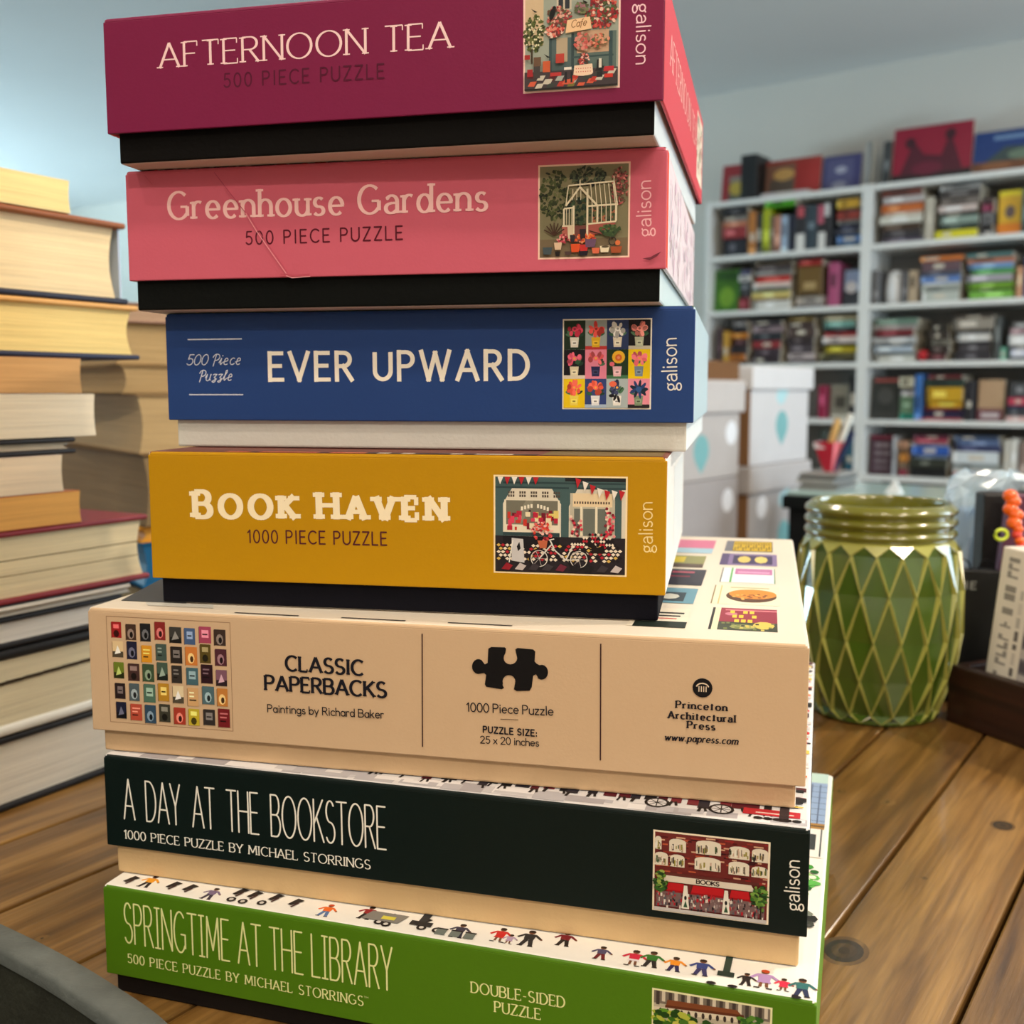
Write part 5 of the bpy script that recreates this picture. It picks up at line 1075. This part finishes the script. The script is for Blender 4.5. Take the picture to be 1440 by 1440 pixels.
o = m.build('tent_card', M_MATTE, None, DM @ Vector((-.17, -.10, dz+.0003)), YAW); tag(o, 'small white peaked card standing on the pale teal display table', 'card')
# ------------------------------------------------------------------ white bookcases full of books
SZ = [.030, .300, .578, .833, 1.094, 1.354, 1.621, 1.884]          # level of each board's middle
ST = .024
def bookcase(s0, label):
    p = W(s0, 0, 0); t = thing('bookcase', label, 'bookcase', p, YAW, 'white bookcases along the back wall'); c = lin((232, 234, 232))
    for x in (0, .80-.022): m = MB(); m.box((x, 0, 0), (x+.022, .285, SZ[-1]+ST/2+.004), c, bev=.002); m.build('side_panel', M_SHELF, t)
    for z in SZ: m = MB(); m.box((.0222, .002, z-ST/2), (.7778, .28, z+ST/2), c, bev=.002); m.build('shelf', M_SHELF, t)
    m = MB(); m.box((.0222, .281, .01), (.7778, .287, SZ[-1]), lin((140, 140, 138))); m.build('back_panel', M_SHELF, t)  # darker grey than the boards: shade inside the shelves is put into its colour
bookcase(-.801, 'white bookcase crowded with books, nearer the cartons, left of the two'); bookcase(0.0, 'white bookcase crowded with books, right of the two, above the green vase')
ORD = ['first', 'second', 'third', 'fourth', 'fifth', 'sixth', 'seventh', 'eighth', 'ninth', 'tenth', 'eleventh', 'twelfth']
def s_at(px, n=0.0):
    k = (px-720)/FPX; p = P0+E2*n; return (k*p.y-p.x)/(E1.x-k*E1.y)
def pxm(px): s = s_at(px); return (P0.y+E1.y*s)/FPX
def word(c):
    r, g, b = c; mx, mn = max(c), min(c)
    if mx-mn < 26: return 'black' if mx < 50 else 'charcoal' if mx < 92 else 'grey' if mx < 170 else 'white'
    dark = 'dark ' if mx < 105 else 'pale ' if mn > 140 else ''
    if r == mx: h = 'pink' if b > g+20 and mx > 140 else 'maroon' if b > g+10 else ('red' if g < r*.5 else 'orange' if g < r*.72 and b < g*.8 else 'tan' if b > g*.6 else 'yellow')
    elif g == mx: h = 'teal' if b > r else ('yellow green' if r > b*1.6 and r > g*.75 else 'green')
    else: h = 'purple' if r > g+8 else ('light blue' if g > r+15 and mx > 150 else 'blue')
    return dark+h
seen = {}
def uniq(l):
    return l
def blk(name, label, s0, s1, z0, h, col, depth, n0, edge=(206, 196, 176), pat=None, group=None, lean=0, seed=0, face=False):
    """one book standing or lying on a shelf; its front is the side turned to the room"""
    p = W(s0, n0, z0); m = MB(); wd = s1-s0; c = lin(col)
    def cf(nv, q):
        if nv.y < -.5: return col
        if face: return edge if abs(nv.x) > .5 or nv.z > .5 else col
        return col if abs(nv.x) < .5 and wd > h or abs(nv.x) > .5 and h >= wd else edge
    m.box((0, 0, 0), (wd, depth, h), None, bev=min(.003, h*.2, wd*.2), seg=1, colf=cf)
    a = Art(m, lambda u, v, o: (u*wd, -o*6, v*h), None, {'k': 0}); random.seed(seed)
    lt = tuple(min(255, int(q*1.0)+70) for q in col); dk = tuple(int(q*.55) for q in col); ac = random.choice([lt, dk, (214, 206, 190), lt])
    if pat: pat(a)
    elif wd > h:
        x = random.uniform(.1, .4); a.rect(x, .3, x+random.uniform(.2, .45), .72, ac)
        if random.random() < .5: a.rect(.03, .1, .09, .9, lt if ac != lt else dk)
    else:
        y = random.uniform(.2, .5); a.rect(.25, y, .75, y+random.uniform(.15, .35), ac)
        if random.random() < .5: a.rect(.08, .03, .92, .12, lt if ac != lt else dk)
    o = m.build(name, M_SPINE, None, p, YAW)
    if lean: o.rotation_euler = (R(lean), 0, YAW)
    return tag(o, label, 'book', group)
def fill(unit, lvl, items, nm):
    z0 = SZ[lvl]+ST/2+.0006; lo, hi = (-.80+.024, -.024) if unit == 'left' else (.024, .80-.024)
    ns = nv = nf = 0; place = ('top of the %s bookcase' % unit) if lvl == 7 else "%s bookcase's %s shelf" % (unit, nm)
    grp = 'books on ' + (place if lvl == 7 else 'the '+place)
    last = lo
    for it in items:
        kind, x0, x1 = it[0], it[1], it[2]
        s0, s1 = max(s_at(x0), lo), min(s_at(x1), hi)
        if kind != 'T': s0 = max(s0, last+.001); last = s1
        if s1-s0 < .008: continue
        sc = pxm((x0+x1)/2)
        if kind == 'S':
            ns += 1; z = z0
            for i, (col, hp) in enumerate(it[3]):
                h = max(.006, hp*sc*.97); random.seed(x0*7+i); j0, j1 = random.uniform(0, .018), random.uniform(0, .018)
                if s1-s0 < .09: j0 *= .3; j1 *= .3
                if lvl < 7 and z+h > SZ[lvl+1]-ST/2-.002: break
                blk('book', '%s book %s up in the %s flat pile, %s' % (word(col), ORD[i], ORD[ns-1], place), s0+j0, s1-j1, z, h, col, .16+random.uniform(0, .05), .012+random.uniform(0, .03), group=grp, seed=x0+i); z += h+.0005
            lasttop = z
        elif kind == 'V':
            nv += 1; h = it[3]*sc; col = it[4]
            if lvl < 7: h = min(h, SZ[lvl+1]-SZ[lvl]-ST-.004)
            blk('book', '%s book, %s upright spine from the left on the %s' % (word(col), ORD[nv-1], place), s0, s1-.001, z0, h, col, .16, .02, group=grp, pat=it[5] if len(it) > 5 else None, seed=x0)
        elif kind == 'F':
            nf += 1; h = it[3]*sc; col = it[4]
            if lvl < 7: h = min(h, SZ[lvl+1]-SZ[lvl]-ST-.012)
            blk('book', '%s %s, face out on %s%s' % (it[6] if len(it) > 6 else word(col), 'book', '' if lvl == 7 else 'the ', place), s0, s1-.001, z0, h, col, .030, .05 if lvl < 7 else .10, group=grp, pat=it[5] if len(it) > 5 and it[5] else None, lean=-7 if lvl == 7 else -3, seed=x0, face=True)
        elif kind == 'T':                           # lying across the tops of the upright books
            h = it[4]*sc; blk('book', '%s book lying across the upright books on the %s' % (word(it[3]), place), s0+.002, s1, z0+it[5]*sc+.001, h, it[3], .15, .02, group=grp, seed=x0)
def PT(*rs):
    def f(a):
        for r in rs:
            if r[0] == 'e': a.ell(*r[1:])
            elif r[0] == 'p': a.poly(*r[1:])
            else: a.rect(*r)
    return f
K = (26, 24, 28)
fill('left', 7, [
 ('F', 985, 1029, 55, (160, 44, 50), PT((.3, .05, .95, .6, (90, 96, 84)), ('e', .6, .4, .3, .2, (196, 170, 70), 10), (.3, .55, .95, .7, (150, 140, 130))), 'red book with small picture'),
 ('V', 1030, 1052, 60, (16, 18, 20), PT((.1, .1, .3, .3, (30, 40, 34)))),
 ('F', 1053, 1130, 54, (140, 96, 76), PT((.55, 0, 1, 1, (176, 50, 46)), (.08, .1, .52, .5, (100, 86, 74)), ('e', .34, .62, .2, .16, (214, 170, 100), 10), (0, .9, 1, 1, (170, 60, 52))), 'brown and red book'),
 ('F', 1132, 1186, 52, (64, 62, 110), PT((.1, .1, .8, .9, (84, 84, 124)), ('e', .48, .6, .16, .1, (170, 170, 190), 8), ('e', .45, .2, .2, .1, (150, 150, 170), 8)), 'violet blue book'),
 ('F', 1190, 1208, 66, (170, 170, 168), PT((.5, 0, 1, 1, (120, 120, 118))), 'thin grey')], '')
fill('right', 7, [
 ('F', 1213, 1226, 64, (58, 62, 64), None, 'narrow charcoal'),
 ('F', 1228, 1338, 80, (150, 16, 50), PT((0, 0, 1, .18, (26, 22, 26)), ('p', [(.1, .15), (.26, .75), (.4, .5), (.62, .45), (.72, .85), (.9, .15)], (84, 14, 38)), ('e', .22, .72, .07, .1, (60, 12, 30), 9), ('e', .72, .8, .07, .1, (60, 12, 30), 9), ('e', .45, .25, .2, .12, (110, 20, 50), 10)), 'large crimson shadow figured'),
 ('F', 1340, 1452, 62, (16, 56, 120), PT((0, 0, 1, .3, (120, 72, 44)), ('p', [(.15, .3), (.4, .62), (.75, .6), (1, .4), (1, .3)], (60, 76, 76)), (.25, .78, .7, .88, (110, 140, 180)), ('e', .65, .42, .22, .12, (110, 130, 110), 10), ('e', .3, .2, .2, .08, (150, 96, 60), 10)), 'blue landscape covered')], '')
S1 = 6
fill('left', 6, [
 ('S', 1003, 1042, [((30, 30, 40), 24), ((150, 46, 50), 16), ((190, 120, 90), 8), ((140, 136, 130), 8), (K, 10), ((110, 30, 20), 9)]),
 ('V', 1043, 1053, 58, (190, 120, 50)), ('V', 1053, 1061, 56, (44, 42, 36)), ('V', 1062, 1072, 60, (170, 180, 20)), ('V', 1073, 1077, 50, (110, 90, 70)), ('V', 1078, 1087, 50, (190, 130, 104)), ('V', 1087, 1097, 49, (160, 180, 204)), ('V', 1098, 1106, 49, (22, 26, 50)),
 ('T', 1064, 1106, (74, 160, 20), 10, 61),
 ('V', 1107, 1122, 62, (44, 42, 46), PT((.1, 0, .9, .36, (226, 224, 220)), (.2, .72, .8, .95, (190, 80, 90)))), ('V', 1122, 1136, 60, (52, 66, 76)), ('V', 1137, 1157, 62, (38, 36, 40), PT((.1, 0, .6, .36, (226, 224, 220)), (.05, .55, .45, .95, (190, 90, 110)), (.5, .7, .85, .98, (206, 204, 204)))),
 ('S', 1160, 1202, [((70, 96, 116), 6), ((80, 120, 176), 10), ((44, 46, 60), 9), ((36, 40, 70), 6), ((110, 110, 106), 6), ((150, 56, 46), 12), ((40, 36, 34), 4), ((206, 160, 50), 12)])], 'top')
fill('left', 5, [
 ('F', 993, 1029, 58, (70, 130, 40), PT(('e', .5, .35, .3, .25, (130, 186, 60), 12), (.1, .75, .9, .95, (46, 96, 40))), 'bright green'),
 ('S', 1030, 1048, [((120, 24, 34), 18), (K, 8), ((70, 74, 80), 14), ((196, 196, 194), 9), ((54, 54, 86), 8)]),
 ('S', 1049, 1105, [((216, 214, 208), 12), ((120, 80, 40), 3), ((206, 186, 110), 10), ((50, 84, 84), 5), ((226, 200, 190), 8), ((206, 50, 40), 8), ((120, 116, 112), 7), ((66, 56, 58), 8), ((80, 64, 44), 6)]),
 ('S', 1107, 1150, [((90, 86, 96), 4), ((180, 172, 164), 12), ((112, 84, 34), 42), ((150, 30, 24), 8)]),
 ('V', 1155, 1169, 60, (176, 80, 120)), ('F', 1171, 1203, 52, (60, 66, 76), PT((.1, .4, .9, .95, (150, 170, 206)), ('e', .45, .5, .3, .16, (226, 226, 230), 10)), 'blue and white')], 'second')
fill('left', 4, [
 ('V', 1003, 1010, 50, (60, 30, 40)), ('V', 1011, 1019, 46, (200, 150, 40)), ('S', 1020, 1046, [((80, 44, 20), 5), ((190, 110, 30), 9), ((40, 26, 30), 12), ((60, 20, 24), 10), ((196, 120, 30), 8), ((30, 28, 34), 8), ((110, 106, 106), 8)]),
 ('S', 1048, 1094, [((50, 38, 44), 10), ((60, 46, 54), 12), ((150, 46, 50), 10), ((36, 40, 46), 12), ((150, 130, 136), 10), ((56, 50, 54), 6)]),
 ('S', 1097, 1140, [((66, 56, 64), 5), ((190, 176, 176), 9), ((72, 62, 68), 14), ((56, 44, 46), 8), ((78, 60, 54), 14), ((66, 50, 48), 8), ((110, 90, 40), 7)]),
 ('S', 1146, 1203, [((40, 38, 30), 5), ((90, 84, 50), 9), ((196, 176, 30), 10), (K, 3), ((226, 212, 206), 10), ((176, 30, 36), 6), ((30, 30, 34), 6), ((110, 160, 150), 9), ((150, 140, 110), 7)])], 'third')
fill('left', 3, [('S', 1010, 1060, [((120, 110, 100), 12), ((60, 60, 70), 14)]), ('V', 1146, 1157, 46, (150, 24, 66)), ('F', 1159, 1188, 48, (150, 152, 140), None, 'beige grey'), ('V', 1189, 1200, 60, (24, 26, 32))], 'fourth')
fill('left', 2, [('S', 1010, 1060, [((120, 110, 100), 12), ((60, 60, 70), 14)]), ('V', 1150, 1160, 60, (60, 70, 64)), ('V', 1162, 1180, 54, (140, 140, 130)), ('V', 1186, 1199, 56, (40, 96, 120))], 'fifth')
fill('right', 6, [
 ('S', 1222, 1284, [((104, 96, 114), 8), ((56, 52, 56), 9), ((70, 50, 36), 9), ((220, 218, 206), 10), ((206, 186, 170), 6), ((206, 110, 50), 12), ((190, 184, 184), 9), ((110, 54, 44), 10)]),
 ('V', 1285, 1297, 58, (196, 188, 172)),
 ('S', 1300, 1360, [((226, 216, 40), 11), ((40, 56, 48), 8), ((140, 160, 150), 11), ((50, 46, 44), 6), ((214, 196, 190), 9), ((120, 110, 104), 11), ((60, 56, 56), 10), ((150, 150, 150), 6)]),
 ('S', 1362, 1380, [((166, 166, 166), 8), (K, 7), ((110, 110, 112), 17), ((116, 24, 60), 11), ((70, 50, 54), 8)]),
 ('F', 1383, 1416, 60, (236, 190, 50), PT((0, 0, 1, .26, (240, 140, 30)), ('e', .5, .52, .22, .15, (110, 96, 100), 12), (0, .88, 1, 1, (240, 220, 40))), 'orange yellow'),
 ('V', 1418, 1430, 60, (60, 90, 90)), ('V', 1431, 1445, 50, (90, 50, 60))], 'top')
fill('right', 5, [
 ('V', 1216, 1226, 46, (110, 110, 112)), ('V', 1257, 1265, 44, (90, 88, 90)), ('V', 1266, 1278, 44, (186, 164, 136)),
 ('S', 1280, 1342, [((190, 196, 188), 14), ((150, 156, 150), 8), ((210, 214, 210), 4), ((100, 134, 196), 10), ((84, 86, 100), 6), ((104, 80, 88), 14), ((206, 116, 50), 7)]),
 ('S', 1345, 1414, [((120, 180, 70), 12), ((40, 50, 34), 3), ((120, 170, 50), 9), ((170, 166, 176), 10), ((90, 170, 90), 8), ((120, 160, 206), 8), ((190, 120, 90), 7), ((80, 120, 120), 7)]),
 ('V', 1416, 1424, 42, (216, 160, 120)), ('V', 1426, 1437, 58, (60, 66, 130)), ('V', 1438, 1446, 40, (150, 40, 40))], 'second')
fill('right', 4, [
 ('S', 1217, 1280, [((206, 208, 200), 9), ((120, 124, 120), 4), ((176, 190, 204), 9), ((70, 76, 76), 4), ((190, 194, 196), 9), ((110, 24, 34), 10), ((166, 160, 156), 7), ((110, 140, 124), 8)]),
 ('S', 1296, 1328, [((80, 24, 30), 10), ((50, 36, 32), 12), ((120, 116, 104), 8), ((54, 44, 38), 12), ((40, 36, 30), 10)]),
 ('S', 1331, 1388, [((50, 46, 52), 12), ((70, 66, 70), 12), ((30, 30, 34), 3), ((226, 224, 220), 12), ((50, 44, 40), 4), ((150, 142, 130), 16), ((80, 70, 64), 5)]),
 ('V', 1389, 1397, 60, (76, 80, 78)), ('V', 1398, 1406, 18, (110, 176, 150)), ('S', 1408, 1446, [((30, 30, 32), 4), ((220, 222, 236), 11), (K, 5), ((236, 236, 234), 15), ((160, 130, 136), 9), ((130, 130, 130), 8)])], 'third')
fill('right', 3, [
 ('F', 1217, 1257, 60, (48, 52, 50), PT((.1, .88, .95, .95, (170, 80, 76)), ('e', .5, .55, .28, .2, (76, 78, 76), 12), (.05, .05, .95, .2, (58, 60, 58))), 'dark charcoal'),
 ('S', 1258, 1280, [((20, 140, 120), 8), ((100, 130, 100), 26), ((214, 206, 206), 8), ((60, 54, 40), 4), ((190, 184, 160), 15)]),
 ('V', 1281, 1291, 64, (56, 110, 180)),
 ('S', 1293, 1350, [((200, 110, 120), 3), ((44, 34, 70), 12), ((120, 30, 30), 3), ((226, 176, 40), 9), ((206, 160, 30), 20), ((36, 56, 48), 12), ((110, 36, 40), 5)]),
 ('V', 1352, 1364, 56, (36, 34, 40)), ('F', 1367, 1404, 58, (196, 164, 130), PT((0, 0, 1, .3, (120, 70, 80)), (.15, .08, .85, .2, (206, 196, 200))), 'tan and maroon'),
 ('S', 1407, 1446, [((220, 180, 176), 8), ((60, 64, 70), 9), ((40, 46, 70), 6), ((196, 64, 90), 11), ((70, 72, 76), 22)])], 'fourth')
fill('right', 2, [
 ('F', 1217, 1252, 56, (72, 46, 60), PT((0, .9, 1, 1, (120, 30, 56)), (.2, .7, .8, .8, (150, 140, 150)), (.2, .5, .85, .6, (140, 130, 140)), (.2, .3, .75, .4, (130, 120, 130)), (.2, .14, .8, .22, (120, 110, 120))), 'maroon lettered'),
 ('V', 1253, 1257, 56, (190, 192, 196)), ('S', 1259, 1275, [((120, 30, 50), 10), ((110, 90, 70), 10), ((200, 130, 50), 12), ((140, 110, 80), 8), ((210, 160, 130), 10)]),
 ('S', 1277, 1334, [((24, 24, 26), 14), ((50, 54, 44), 13), ((150, 166, 186), 5), ((44, 90, 176), 13), ((180, 176, 180), 4), ((170, 60, 80), 6), ((96, 40, 60), 5)]),
 ('S', 1337, 1407, [((170, 60, 66), 9), ((196, 190, 186), 5), ((170, 180, 180), 8), ((216, 224, 228), 18), ((60, 66, 110), 8), ((90, 110, 150), 8), ((60, 76, 104), 6)]),
 ('V', 1410, 1419, 58, (206, 202, 192)), ('V', 1420, 1429, 60, (226, 224, 216)), ('V', 1432, 1445, 56, (140, 120, 110))], 'fifth')
# odd objects among the books
m = MB(); m.lathe([(0, 0), (.032, 0), (.040, .012), (.044, .05), (.042, .10), (.034, .13), (.018, .148), (0, .152)], lin((236, 238, 240)), n=28)
o = m.build('ornament', M_GLOSS, None, W(s_at(1243), .075, SZ[5]+ST/2+.0006)); tag(o, "glossy white rounded ornament on the right bookcase's second shelf", 'ornament')
m = MB(); m.ball((0, 0, .026), .0255, lin((196, 16, 32)), 0, (1, 1, 1), 18, 12)
o = m.build('ball', M_GLOSS, None, W(s_at(1288), .05, SZ[4]+ST/2+.0006)); tag(o, "shiny red ball on the right bookcase's third shelf", 'ball')
t = thing('storage_bin', "black bin on the left bookcase's fifth shelf beside the lidded carton", 'bin', W(s_at(1150), .03, SZ[1]+ST/2+.0006), YAW)
m = MB(); m.box((0, 0, 0), (.15, .2, .18), lin((22, 24, 28)), bev=.008); m.build('body', M_MATTE, t); m = MB(); m.box((.04, -.004, .12), (.11, -.0005, .145), lin((70, 72, 76)), bev=.001); m.build('label_holder', M_GLOSS, t)
t['label'] = "black bin on the lowest visible shelf of the left bookcase beside the cartons"
# flat book lying under the leaning ones on top of the left bookcase
blk('book', 'thin white and red book lying at the front edge on top of the left bookcase', s_at(1060), s_at(1125), SZ[7]+ST/2+.0006, .014, (206, 196, 196), .085, .004, group='books on top of the left bookcase', seed=5)
blk('book', "red and yellow booklet jutting over the edge of the right bookcase's fourth shelf", s_at(1287), s_at(1352), SZ[3]+ST/2+.0006, .006, (196, 80, 84), .009, .001, group="books on the right bookcase's fourth shelf", seed=6)
